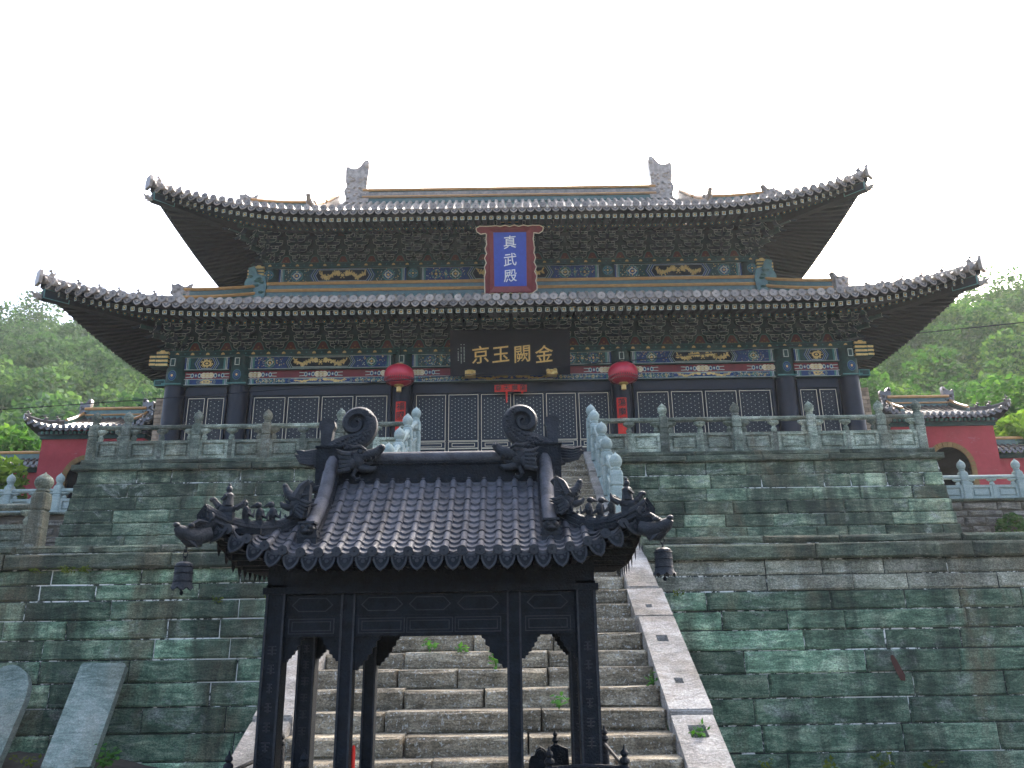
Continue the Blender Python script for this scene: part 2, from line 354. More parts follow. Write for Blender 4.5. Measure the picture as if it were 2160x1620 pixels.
# ------------------------------------------------------------------ generic curved roof
class Roof:
    def __init__(s, cx, U, yc, tipY, Ymid, Zm, lift, u0, p, a, b, Ytop, xg=None):
        s.cx, s.U, s.yc, s.tipY, s.Ymid, s.Zm, s.lift, s.u0, s.p, s.a, s.b, s.Ytop, s.xg = cx, U, yc, tipY, Ymid, Zm, lift, u0, p, a, b, Ytop, xg
        s.V = yc-tipY; s.push = Ymid-tipY; s.T = Ytop-Ymid; s.v0 = s.V-(U-u0)
    def sx(s, u): return max(0., min(1., (abs(u)-s.u0)/(s.U-s.u0)))
    def prof(s, d, k): return s.Zm+s.a*d+s.b*d*d+s.lift*k**s.p*max(0., 1-max(d, 0)/s.T)**2
    def ye(s, x): return s.Ymid-s.push*s.sx(x)**2
    def ymax(s, x):
        h = s.tipY+(s.U-abs(x))
        if s.xg is not None: return s.Ytop if abs(x) <= s.xg else min(h, s.Ytop)
        return min(h, s.Ytop)
    def z(s, x, y): return s.prof(y-s.ye(x), s.sx(x))
    def P(s, x, y, dz=0): return (s.cx+x, y, s.z(x, y)+dz)
    # side faces, v = y - yc
    def sv(s, v): return max(0., min(1., (abs(v)-s.v0)/(s.V-s.v0)))
    def xe(s, v): return s.U-s.push+s.push*s.sv(v)**2
    def PS(s, sg, v, d, dz=0): return (s.cx+sg*(s.xe(v)-d), s.yc+v, s.prof(d, s.sv(v))+dz)
    def dmax(s, v):
        lim = s.xe(v)-(s.xg if s.xg is not None else s.U-s.push-s.T)
        return max(.02, min(s.xe(v)-(s.U-(s.V-abs(v))), lim))
    def front_cols(s, sp):
        n = int(round(2*s.U/sp)); return [-s.U+2*s.U*(i+.5)/n for i in range(n)], 2*s.U/n
    def surf(s, mb, dz, mi=0, n=8, nx=60, side=True, back=True):
        xs = [-s.U+2*s.U*i/nx for i in range(nx+1)]
        if s.xg: xs = sorted(set(xs+[-s.xg, s.xg, -s.xg-.001, s.xg+.001]))
        g = []
        for x in xs:
            y0, y1 = s.ye(x), max(s.ymax(x), s.ye(x)+.01)
            g += [s.P(x, y0+(y1-y0)*j/n, dz) for j in range(n+1)]
        q = [(i*(n+1)+j, (i+1)*(n+1)+j, (i+1)*(n+1)+j+1, i*(n+1)+j+1) for i in range(len(xs)-1) for j in range(n)]
        mb.add(g, q, mi)
        if back: mb.add([(p[0], 2*s.yc-p[1], p[2]) for p in g], q, mi)
        if side:
            m = max(12, nx//2)
            for sg in (-1, 1):
                g = []
                for i in range(m+1):
                    v = -s.V+2*s.V*i/m; d1 = s.dmax(v)
                    g += [s.PS(sg, v, d1*j/n, dz) for j in range(n+1)]
                mb.add(g, [(i*(n+1)+j, (i+1)*(n+1)+j, (i+1)*(n+1)+j+1, i*(n+1)+j+1) for i in range(m) for j in range(n)], mi)
    def row(s, x, n=8, dz=0.):
        y0, y1 = s.ye(x), s.ymax(x); return [s.P(x, y0+(y1-y0)*j/n, dz) for j in range(n+1)] if y1-y0 > .03 else None
    def hip(s, sg, k0, k1, n=8, dz=0., front=True):
        out = []
        for i in range(n+1):
            k = k0+(k1-k0)*i/n; x = s.U-k; y = s.tipY+k; zz = s.z(x, max(y, s.ye(x)))
            out.append((s.cx+sg*x, y if front else 2*s.yc-y, zz+dz))
        return out
    def fan(s, x, xc): return (1 if x > 0 else -1)*rad(45)*max(0., (abs(x)-xc)/(s.U-xc))**1.0
def disc_mesh(name, r, mats, d=.05):
    mb = MB(); n = 12
    mb.lathe([(r*.98, 0), (r, d*.5), (r, d), (r*.8, d)], (0, 0, 0), n, 0); mb.lathe([(r*.8, d*.99), (r*.76, d*.7), (r*.3, d*.78), (r*.22, d)], (0, 0, 0), n, 1)
    mb.v = [(p[0], -p[2], p[1]) for p in mb.v]; return mb.mesh(name, mats, True)
def drip_mesh(name, w, h, mats, d=.02):
    mb = MB(); o = [(-w/2, .25*h), (-w*.46, -.2*h), (-w*.30, -.55*h), (-w*.12, -.68*h), (0, -.85*h), (w*.12, -.68*h), (w*.30, -.55*h), (w*.46, -.2*h), (w/2, .25*h), (w*.25, .08*h), (0, .02*h), (-w*.25, .08*h)]
    o = [(-w*.5, .22*h), (-w*.5, -.08*h), (-w*.44, -.34*h), (-w*.33, -.54*h), (-w*.2, -.68*h), (-w*.08, -.74*h), (0, -.82*h), (w*.08, -.74*h), (w*.2, -.68*h), (w*.33, -.54*h), (w*.44, -.34*h), (w*.5, -.08*h), (w*.5, .22*h), (w*.25, .08*h), (0, .02*h), (-w*.25, .08*h)]
    mb.prism(o[::-1], (0, 0, 0), (1, 0, 0), (0, 0, 1), (0, -1, 0), d, 0)
    q = insetp(o, w*.11); mb.ring(o, q, (0, -d-.001-.006, 0), mi=0); mb.flat(q[::-1], (0, -d-.003, 0), mi=1)
    mb.flat(circ(0, -.25*h, w*.13, n=8), (0, -d-.008, 0)); mb.flat(circ(-w*.22, -.12*h, w*.07, n=6), (0, -d-.006, 0)); mb.flat(circ(w*.22, -.12*h, w*.07, n=6), (0, -d-.006, 0))
    return mb.mesh(name, mats)
def eaves(parent, Rf, sp, discr, dripw, driph, mat_t, tr, tube_mat, deck_mat, tube_n=8, sides=True, names=('tile_end', 'drip_tile'), rows_as_parts=None, xs_lim=None):
    """tile rows, tile ends and drip tiles of one roof; the front ones are parts, the far sides one mass"""
    xs, st = Rf.front_cols(sp)
    m2 = {'tile': 'tile_shade', 'iron': 'iron', 'tile_dark': 'tile_dark'}[mat_t]; m1 = 'iron_edge' if mat_t == 'iron' else mat_t
    dm, pm = disc_mesh('tile_end', discr, [m1, m2], discr*.6), drip_mesh('drip_tile', dripw, driph, [m1, m2], driph*.12)
    mb = MB()
    for x in xs:
        p = Rf.row(x, tube_n, tr*.25)
        if p:
            if rows_as_parts: rows_as_parts(x, p)
            else: mb.tube(p, tr, 6, 0)
        y = Rf.ye(x); th = Rf.fan(x, Rf.U*.8)
        inst(names[0], dm, parent, T(Rf.cx+x, y-.012, Rf.z(x, y)+tr*.5) @ RZ(th*.7) @ RX(rad(R.uniform(-6, 4))))
    for i in range(len(xs)-1):
        x = (xs[i]+xs[i+1])/2; y = Rf.ye(x); th = Rf.fan(x, Rf.U*.8); dzdx = (Rf.z(xs[i+1], Rf.ye(xs[i+1]))-Rf.z(xs[i], Rf.ye(xs[i])))/st
        inst(names[1], pm, parent, T(Rf.cx+x, y-.004, Rf.z(x, y)-driph*.22) @ RZ(th*.7) @ RY(-math.atan(dzdx)*.8) @ RX(rad(-14+R.uniform(-5, 5))))
    if sides:
        nv = int(round(2*Rf.V/sp))
        for sg in (-1, 1):
            for i in range(nv):
                v = -Rf.V+2*Rf.V*(i+.5)/nv; d1 = Rf.dmax(v)
                if d1 > .05: mb.tube([Rf.PS(sg, v, d1*j/5, tr*.25) for j in range(6)], tr, 5, 0)
                q = Vector(Rf.PS(sg, v+sp/2, 0, -driph*.12)); w = dripw/2
                mb.add([q+Vector((0, -w, driph*.25)), q+Vector((0, -w*.7, -driph*.45)), q+Vector((0, 0, -driph*.85)), q+Vector((0, w*.7, -driph*.45)), q+Vector((0, w, driph*.25))], [(0, 1, 2, 3, 4)], 0)
    if mb.v: tag(mb.build('roof_tile_rows', tube_mat, parent, True, False), kind='stuff')
    d = MB(); Rf.surf(d, 0, 0, 6, 60); d.build('roof_deck', deck_mat, parent, True, False)

# ------------------------------------------------------------------ setting
g = MB(); g.add([(-600, -100, -.3), (600, -100, -.3), (600, 900, -.3), (-600, 900, -.3)], [(0, 1, 2, 3)]); tag(g.build('ground', 'earth'), kind='structure')
g = MB(); g.box(-16, 16, -3, 11.99, -.6, -.25); tag(g.build('courtyard_pavement', 'paving'), kind='structure')
for sg in (-1, 1):
    g = MB(); g.box(min(sg*9.3, sg*24), max(sg*9.3, sg*24), 20.05, 36, .0, 4.74); tag(g.build('side_platform', 'paving'), kind='structure')
def hz(X, Y):
    if X < 0: k = .52*(Y-38)*(1 if Y < 98 else 0)+(.52*60-.25*(Y-98) if Y >= 98 else 0); k *= 1+.0018*(abs(X)-50)
    else: k = .60*(Y-36)*(1 if Y < 78 else 0)+(.60*42-.2*(Y-78) if Y >= 78 else 0); k *= 1+.006*(abs(X)-44)
    w = max(0, min(1, (abs(X)-14)/20)); k = k*(.35+.65*w)
    return 3.5+max(0, k)+1.2*math.sin(X*.17+1)*math.sin(Y*.13)
g = MB(); nx, ny = 70, 40
g.add([(-110+220*i/nx, 33+100*j/ny, hz(-110+220*i/nx, 33+100*j/ny)) for i in range(nx+1) for j in range(ny+1)], [(i*(ny+1)+j, (i+1)*(ny+1)+j, (i+1)*(ny+1)+j+1, i*(ny+1)+j+1) for i in range(nx) for j in range(ny)])
tag(g.build('hillside', 'hill', None, True, False), kind='structure')
# the wood on the hill: one mass of leaf-sized faces in uneven crowns
def wood(name, label, xr, yr, n, seed, mat, rsz, leaf, per, cond=None):
    rg = np.random.default_rng(seed); V = []; cnt = 0; tries = 0
    while cnt < n and tries < n*30:
        tries += 1
        X, Y = rg.uniform(*xr), rg.uniform(*yr)
        if not (.40 < abs(X)/Y < .84): continue
        if cond and not cond(X, Y): continue
        r = rg.uniform(*rsz); h = r*rg.uniform(1.0, 1.5); zc = hz(X, Y)+h*.75+rg.uniform(0, 1.2)
        nl = rg.integers(3, 6); m = int(per*(r/3)**2)
        # several lobes per crown
        lob = np.c_[rg.normal(0, .45, nl)*r, rg.normal(0, .45, nl)*r, rg.normal(0, .4, nl)*h]; li = rg.integers(0, nl, m)
        d = rg.normal(0, 1, (m, 3)); d /= np.linalg.norm(d, axis=1)[:, None]; d *= (rg.uniform(.55, 1.05, m)**.6)[:, None]
        p = lob[li]+d*np.array([r*.58, r*.58, h*.5])+np.array([X, Y, zc])
        a = rg.normal(0, 1, (m, 3)); a[:, 2] *= .6; a /= np.linalg.norm(a, axis=1)[:, None]
        b = np.cross(a, rg.normal(0, 1, (m, 3))); b /= np.linalg.norm(b, axis=1)[:, None]
        s_ = leaf*rg.uniform(.6, 1.4, m)[:, None]
        V.append(np.stack([p-a*s_, p-b*s_*.6, p+a*s_, p+b*s_*.6], 1).reshape(-1, 3)); cnt += 1
    V = np.concatenate(V); nf = len(V)//4; org = V.mean(0); V = V-org
    me = bpy.data.meshes.new(name); me.vertices.add(len(V)); me.vertices.foreach_set('co', V.astype(np.float32).ravel())
    me.loops.add(len(V)); me.loops.foreach_set('vertex_index', np.arange(len(V), dtype=np.int32))
    me.polygons.add(nf); me.polygons.foreach_set('loop_start', np.arange(0, len(V), 4, dtype=np.int32)); me.update(calc_edges=True)
    me.materials.append(M[mat]); o = inst(name, me, None, T(*org)); tag(o, label, 'wood', kind='stuff'); return o
wood('hillside_wood', 'hazy green wood covering the hill left of the hall', (-84, -14), (36, 104), 330, 3, 'forest_far', (2.2, 3.8), .21, 1500)
wood('hillside_wood', 'green wood covering the nearer hill right of the hall', (14, 76), (35, 84), 330, 5, 'forest', (1.9, 3.4), .19, 1600)
def tree(x, y, z, h, r, label, mat, seed, n=2600, leaf=.16):
    t = thing('broadleaf_tree', (x, y, z), label, 'tree', 'trees beside the gates'); rg = random.Random(seed); mb = MB()
    mb.tube([(x, y, z-.3), (x+.1, y, z+h*.35), (x-.05, y+.1, z+h*.7)], [.16, .12, .05], 7)
    L_ = []
    for k in range(9):
        a = rg.uniform(0, 6.28); q = (x+math.cos(a)*r*.55*rg.uniform(.4, 1), y+math.sin(a)*r*.55*rg.uniform(.4, 1), z+h*rg.uniform(.5, .92)); L_.append(q)
        mb.tube([(x, y, z+h*rg.uniform(.25, .5)), tuple((Vector(q)+Vector((x, y, z+h*.5)))/2), q], [.06, .04, .015], 5)
    mb.build('trunk', 'bark', t, True); cb = MB()
    for q in L_: leaves(cb, q, r*.55, r*.55, r*.42, n//9, leaf, 0, .45, rg)
    cb.build('crown', mat, t, fix=False)
tree(-15.6, 22.5, 4.0, 2.9, 1.5, 'yellow-green tree behind the lower wall at the far left edge', 'bright_leaf', 1)
tree(16.6, 25.5, 4.7, 3.4, 1.5, 'bright green tree right of the right red gatehouse', 'bright_leaf', 2)
tree(-17.5, 27, 4.2, 4.6, 2.0, 'mid green tree behind the left red gatehouse', 'forest', 4)
tree(18.8, 29, 4.7, 5.5, 2.2, 'tall dark green tree behind the right gatehouse', 'forest', 6)

# ------------------------------------------------------------------ lower terrace wall
Z_LOW = [-.6, -.31, .05, .41, .755, 1.08, 1.39, 1.67, 1.94, 2.21, 2.44, 2.66]
def XL(y): return -2.45+(y-8)/9*.30
lt = thing('lower_retaining_wall', (0, 12, 0), 'lower stained green-grey block wall on both sides of the stairs', 'retaining wall')
g = MB(); g.box(-16, -2.3, 12.034, 16.9, -.4, 2.9); g.box(1.9, 16, 12.034, 16.9, -.4, 2.9); g.build('wall_core', 'mortar', lt)
for x0, x1 in ((-10.6, -2.35), (1.9, 10.6)):
    for i in range(1, len(Z_LOW)-1):
        course(lt, 'stone_block', x0, x1, Z_LOW[i], Z_LOW[i+1], 12.0, .3, .75 if i > 6 else .9, 2.0 if i > 6 else 2.6, 'wall_pale' if (x0 > 0 and i >= 9) else 'wall', gap=.0075, proud=.016, jit=.008, ch=.024)
    course(lt, 'coping_stone', x0, x1, 2.66, 2.89, 11.9, .6, 1.2, 2.8, 'coping', .03, .012, gap=.006)
    course(lt, 'coping_stone', x0, x1, 2.89, 3.02, 12.02, .6, 1.0, 2.2, 'coping', .03, .014, gap=.006)
mb = MB(); mb.flat([(0, 0), (.04, .01), (.08, -.05), (.13, -.17), (.17, -.26), (.16, -.34), (.10, -.33), (.05, -.22), (.01, -.09)][::-1], (5.30, 11.975, 1.30), mi=0); o = mb.build('rust_stain', [simple('rust', (.06, .02, .012), .8)], lt, fix=False)
# ------------------------------------------------------------------ upper terrace
ut = thing('upper_terrace_wall', (0, 17, 3), 'upper battered stone block wall carrying the hall and its balustrades', 'retaining wall')
g = MB()
for sgx, xa, xb in ((0, -9.35, 9.1),):
    vs = [(-9.60, 16.70, 2.9), (9.34, 16.70, 2.9), (9.36, 34, 2.9), (-9.62, 34, 2.9), (-9.33, 16.95, 5.36), (9.1, 16.95, 5.36), (9.1, 34, 5.36), (-9.33, 34, 5.36)]
    g.add(vs, [(0, 3, 2, 1), (4, 5, 6, 7), (0, 1, 5, 4), (1, 2, 6, 5), (2, 3, 7, 6), (3, 0, 4, 7)])
g.build('wall_core', 'mortar', ut)
zs = [2.92, 3.2, 3.47, 3.75, 4.02, 4.30, 4.58, 4.87, 5.16]
for a, b in zip(zs, zs[1:]):
    zm = (a+b)/2; yf = 16.90-(5.16-zm)*.125
    for x0, x1 in ((-9.34-(5.16-zm)*.125, -2.25), (1.9, 9.1+(5.16-zm)*.11)):
        course(ut, 'stone_block', x0, x1, a, b, yf, .3, .55, 1.5, 'wall_up', gap=.006, proud=.02, jit=.008, ch=.022)
for x0, x1 in ((-9.5, -2.3), (1.9, 9.25)):
    course(ut, 'coping_stone', x0, x1, 5.16, 5.30, 16.80, .6, 1.0, 2.2, 'coping', .025, .014, gap=.005)
    course(ut, 'sill_stone', x0+.15, x1-.12, 5.30, 5.42, 16.90, .5, .9, 2.0, 'coping', .025, .012, gap=.005)
g = MB(); g.box(-9.2, 9.0, 17.41, 33.5, 5.2, 5.40); tag(g.build('terrace_pavement', 'paving'), kind='structure')
for sg, lab in ((-1, 'brown rubble wall under the left white balustrade'), (1, 'brown rubble wall under the right white balustrade')):
    rw = thing('rubble_wall', (sg*12.5, 20, 3), lab, 'retaining wall')
    g = MB(); g.box(min(sg*9.3, sg*16), max(sg*9.3, sg*16), 19.98, 20.04, 2.9, 4.72); g.build('wall_core', 'earth', rw)
    z = 2.9
    while z < 4.6:
        h = R.uniform(.16, .26); a, b = sorted((sg*9.35, sg*16))
        course(rw, 'rubble_stone', a, b, z, min(z+h, 4.72), 19.93, .2, .3, .9, 'rubble', .04, .03, .05, gap=.012); z += h
    a, b = sorted((sg*9.35, sg*16)); course(rw, 'sill_stone', a, b, 4.70, 4.78, 19.84, .5, 1.2, 2.0, 'coping', .02, .01, gap=.005)
# ------------------------------------------------------------------ stairs
SY, SZ, ST, SR = 7.99, .546, .34, .186
def zst(y): return SZ+(y-SY)*SR/ST
st = thing('stone_staircase', (-.3, 7, 0), 'worn brown stone staircase with pale sloping side slabs climbing to the terrace', 'staircase')
g = MB(); prof = [(7.3, -.3), (16.9, zst(16.9)-.3), (16.9, -.3)]
for xa, xb, dz in ((-2.2, 1.5, 0),):
    v = [(xa, y, z) for y, z in prof]+[(xb, y, z) for y, z in prof]; g.add(v, [(0, 1, 2), (3, 5, 4), (0, 3, 4, 1), (1, 4, 5, 2), (2, 5, 3, 0)])
g.build('stair_core', 'earth', st)
for k in range(-4, 27):
    y = SY+k*ST; z = SZ+k*SR; xl = XL(y)+.19; x = xl
    while x < 1.50:
        w = R.uniform(.65, 1.7)
        if 1.52-x-w < .45: w = 1.52-x
        dz = R.uniform(-.016, .014); mb = MB(); block(mb, x, x+w, z-SR-.03+dz, z+dz, y+R.uniform(-.028, .022), .5, .028, .018, 0, .008); mb.build('step_stone', 'step', st); x += w
def slopeslab(name, xa, xb, y0, y1, holes=(), dz=.02, th=.24, shift=0.):
    """sloping side slab with square mortises sunk into its top"""
    mb = MB(); f = SR/ST
    P = lambda y, x, h: (x+XL(y)-XL(8)*1 if shift else x, y, zst(y)+dz+h)
    ys = [y0]; 
    for (yc, xc, s_) in sorted(holes): ys += [yc-s_/2, yc+s_/2]
    ys.append(y1)
    q = lambda p0, p1, p2, p3: mb.add([p0, p1, p2, p3], [(0, 1, 2, 3)])
    for i in range(len(ys)-1):
        a, b = ys[i], ys[i+1]
        if i % 2 == 0: q(P(a, xa, 0), P(a, xb, 0), P(b, xb, 0), P(b, xa, 0))
        else:
            yc, xc, s_ = sorted(holes)[i//2]; l, r = xc-s_/2, xc+s_/2
            q(P(a, xa, 0), P(a, l, 0), P(b, l, 0), P(b, xa, 0)); q(P(a, r, 0), P(a, xb, 0), P(b, xb, 0), P(b, r, 0))
            D = -.13
            q(P(a, l, D), P(a, r, D), P(b, r, D), P(b, l, D)); q(P(a, l, 0), P(a, r, 0), P(a, r, D), P(a, l, D)); q(P(b, l, 0), P(b, r, 0), P(b, r, D), P(b, l, D))
            q(P(a, l, 0), P(b, l, 0), P(b, l, D), P(a, l, D)); q(P(a, r, 0), P(b, r, 0), P(b, r, D), P(a, r, D))
    q(P(y0, xa, -th), P(y0, xb, -th), P(y0, xb, 0), P(y0, xa, 0)); q(P(y1, xa, -th), P(y1, xb, -th), P(y1, xb, 0), P(y1, xa, 0))
    q(P(y0, xa, -th), P(y0, xa, 0), P(y1, xa, 0), P(y1, xa, -th)); q(P(y0, xb, -th), P(y0, xb, 0), P(y1, xb, 0), P(y1, xb, -th)); q(P(y0, xa, -th), P(y0, xb, -th), P(y1, xb, -th), P(y1, xa, -th))
    bm = bmesh.new(); 
    o = mb.build(name, 'stringer', st)
    bm.from_mesh(o.data); bmesh.ops.remove_doubles(bm, verts=bm.verts[:], dist=.001); bmesh.ops.recalc_face_normals(bm, faces=bm.faces[:])
    ed = [e for e in bm.edges if len(e.link_faces) == 2 and e.calc_face_angle(0) > .6]
    bmesh.ops.bevel(bm, geom=ed, offset=.014, segments=2, affect='EDGES'); bm.to_mesh(o.data); bm.free()
hole_r = {0: [(8.28, 1.73, .17)], 1: [(9.02, 1.72, .09), (9.80, 1.71, .13)], 2: [(10.55, 1.70, .08)]}
for side in (1, 0):
    for i, (a, b) in enumerate(((6.4, 8.52), (8.56, 10.28), (10.32, 11.0), (11.03, 12.6), (12.63, 14.1), (14.13, 15.6), (15.63, 16.85))):
        if side: slopeslab('side_slab', 1.51+R.uniform(-.02, .01), 1.93+R.uniform(-.01, .03), a, b, hole_r.get(i, ()), dz=.02+R.uniform(0, .03))
        else: slopeslab('side_slab', -2.65, -2.25, a, b, dz=.02+R.uniform(0, .03), shift=1)
g = MB()
for xa, xb in ((-2.62, -2.27), (1.54, 1.90)):
    v = [(xa, y, z) for y, z in prof]+[(xb, y, z) for y, z in prof]
    if xa < 0: v = [(x+XL(y)-XL(8), y, z) for x, y, z in v]
    g.add(v, [(0, 1, 2), (3, 5, 4), (0, 3, 4, 1), (1, 4, 5, 2), (2, 5, 3, 0)])
g.build('side_masonry', 'wall', st)

# ------------------------------------------------------------------ balustrades
def post_meshes(w, h, mat, r=None):
    mb = MB(); c = w*.12; o = [(-w/2+c, -w/2), (w/2-c, -w/2), (w/2, -w/2+c), (w/2, w/2-c), (w/2-c, w/2), (-w/2+c, w/2), (-w/2, w/2-c), (-w/2, -w/2+c)]
    lv = [(1, 0), (1, h*.62), (.86, h*.645), (.86, h*.66), (1, h*.68), (1, h*.90), (.88, h*.965), (.6, h)]
    for i, (s, z) in enumerate(lv): mb.v += [(x*s, y*s, z) for x, y in o]
    for i in range(len(lv)-1): mb.f += [[i*8+k, i*8+(k+1) % 8, i*8+8+(k+1) % 8, i*8+8+k] for k in range(8)]
    mb.f += [[7, 6, 5, 4, 3, 2, 1, 0], [len(lv)*8-8+k for k in range(8)]]; mb.m = [0]*len(mb.f)
    pm = mb.mesh('post', [mat]); r = r or w*.52; f = MB()
    f.lathe([(r*.55, 0), (r*.75, .02), (r*.75, .04), (r*.6, .055), (r*.85, .09), (r*1.0, .14), (r*.98, .19), (r*.8, .235), (r*.45, .275), (r*.15, .30), (.005, .325)], n=14)
    return pm, f.mesh('finial', [mat], True)
def bay(parent, p0, p1, mat, wall=.12, halves=2, hs=.43, hr=.69, pierced=False, vase=True, gap=.09):
    """slabs, vase supports and handrail between two posts; sheared where the run climbs"""
    p0, p1 = Vector(p0), Vector(p1); d = p1-p0; Ln = math.hypot(d.x, d.y); e = Vector((d.x/Ln, d.y/Ln, d.z/Ln)); nrm = Vector((e.y, -e.x, 0))
    if nrm.y > 0: nrm = -nrm                                  # towards the viewer
    if abs(nrm.y) < .2 and nrm.x*p0.x > 0: nrm = -nrm
    Q = Matrix(((e.x, nrm.x, 0, p0.x), (e.y, nrm.y, 0, p0.y), (e.z, 0, 1, p0.z), (0, 0, 0, 1)))
    def put(name, mb): mb.v = [tuple(Q @ Vector(v)) for v in mb.v]; mb.build(name, mat, parent)
    a, b = gap, Ln-gap; n = halves
    for i in range(n):
        x0 = a+(b-a)*i/n+(.045 if i else 0); x1 = a+(b-a)*(i+1)/n-(.045 if i < n-1 else 0)
        mb = MB(); w = wall/2; mb.box(x0, x1, -w, w-.04, 0, hs)
        fr = rect(x0, x1, 0, hs); q = insetp(fr, .065)
        for yy, in ((w,),):
            mb.ring([(p, q_) for p, q_ in fr], q, (0, w, 0)); mb.ring(fr, fr, (0, w, 0))
            k = len(q); mb.add([(p[0], w, p[1]) for p in q]+[(p[0], w-.036, p[1]) for p in q], [(j, (j+1) % k, k+(j+1) % k, k+j) for j in range(k)])
            q2 = insetp(q, .03); q3 = insetp(q, .05); mb.add([(p[0], w-.036, p[1]) for p in q2]+[(p[0], w-.014, p[1]) for p in q3], [(j, (j+1) % k, k+(j+1) % k, k+j) for j in range(k)]+[tuple(range(k, 2*k))])
            mb.add([(p[0], w-.04, p[1]) for p in fr]+[(p[0], w, p[1]) for p in fr], [(j, (j+1) % 4, 4+(j+1) % 4, 4+j) for j in range(4)])
        put('panel', mb)
    if n == 2:
        m = (a+b)/2; mb = MB(); mb.box(m-.045, m+.045, -wall/2-.012, wall/2+.012, 0, hs+.01); put('mullion', mb)
    mb = MB(); s = .055; o = [(s*math.cos(k*math.pi/4+math.pi/8), s*math.sin(k*math.pi/4+math.pi/8)) for k in range(8)]
    mb.v = [(a-.02, y*1.15, hr+.05+z) for y, z in o]+[(b+.02, y*1.15, hr+.05+z) for y, z in o]
    mb.f = [[k, (k+1) % 8, 8+(k+1) % 8, 8+k] for k in range(8)]+[list(range(8))[::-1], list(range(8, 16))]; mb.m = [0]*10; put('handrail', mb)
    if vase:
        for x in ([a+.07, (a+b)/2, b-.07] if n == 2 else [a+.06, b-.06]):
            mb = MB(); h = hr-hs; mb.lathe([(.045, 0), (.06, h*.12), (.07, h*.25), (.055, h*.4), (.035, h*.5), (.05, h*.58), (.12, h*.75), (.135, h*.88), (.12, h)], (x, 0, hs), 8); mb.v = [(p[0], p[1]*.55, p[2]) for p in mb.v]; put('vase_support', mb)
    mb = MB(); mb.box(a-.05, b+.05, -wall*.75, wall*.75, -.03, .012); put('base_rail', mb)
def balustrade(label, pts, mat, w=.20, h=.82, bays=None, skip=(), hs=.43, hr=.69, r=None, group=None, nhalf=2, both=None, vase=True):
    root = thing('stone_balustrade', pts[len(pts)//2], label, 'balustrade', group); pm, fm = post_meshes(w, h, mat, r)
    for i, p in enumerate(pts):
        if i in skip: continue
        lean = RX(rad(R.uniform(-1, 1))) @ RY(rad(R.uniform(-1, 1))); m = T(*p) @ lean
        o = inst('post', pm, root, m); inst('finial', fm, o, m @ T(0, 0, h-.01))
    for i in range(len(pts)-1):
        ln = math.dist(pts[i][:2], pts[i+1][:2]); bay(root, pts[i], pts[i+1], mat, halves=(2 if ln > 1.2 else 1) if nhalf == 2 else nhalf, hs=hs, hr=hr, gap=w*.45, vase=vase)
    return root
YB = 17.08
balustrade('weathered stone balustrade on the terrace edge left of the stairs', [(-9.22, YB, 5.42), (-8.5, YB, 5.42), (-6.95, YB, 5.42), (-5.42, YB, 5.42), (-3.81, YB, 5.42), (-2.22, YB, 5.42)], 'bal', skip=(5,), group='terrace edge balustrades')
balustrade('weathered stone balustrade on the terrace edge right of the stairs', [(1.8, YB, 5.42), (3.32, YB, 5.42), (4.93, YB, 5.42), (6.57, YB, 5.42), (8.1, YB, 5.42), (8.94, YB, 5.42)], 'bal', skip=(0,), group='terrace edge balustrades')
def stair_pts(x, ys): return [(x(y), y, min(zst(y), 5.42)+.04) for y in ys]
balustrade('pale stone balustrade with onion finials climbing the left side of the stairs', stair_pts(lambda y: XL(y), (17.12, 16.1, 15.08, 14.06, 13.04)), 'bal_new', w=.21, h=.80, nhalf=1, group='stair balustrades')
balustrade('pale stone balustrade with onion finials climbing the right side of the stairs', stair_pts(lambda y: 1.73, (17.12, 16.2, 15.24, 14.28, 13.3)), 'bal_new', w=.21, h=.80, nhalf=1, group='stair balustrades')
balustrade('old lichen-spotted balustrade post and rail on the lower wall at far left', [(-8.9, 12.2, 3.02), (-7.25, 12.2, 3.02)], 'bal', w=.225, h=.84, r=.135, hs=.34, hr=.56, nhalf=2, vase=True)
balustrade('clean pale balustrade before the left red gatehouse', [(-14.1, 20.1, 4.78), (-12.8, 20.1, 4.78), (-11.55, 20.1, 4.78), (-9.75, 20.1, 4.78)], 'bal_new', w=.2, h=.72, hs=.36, hr=.52, group='gatehouse balustrades')
balustrade('clean pale balustrade before the right red gatehouse', [(9.7, 20.1, 4.78), (11.42, 20.1, 4.78), (12.82, 20.1, 4.78), (14.2, 20.1, 4.78)], 'bal_new', w=.2, h=.72, hs=.36, hr=.52, group='gatehouse balustrades')
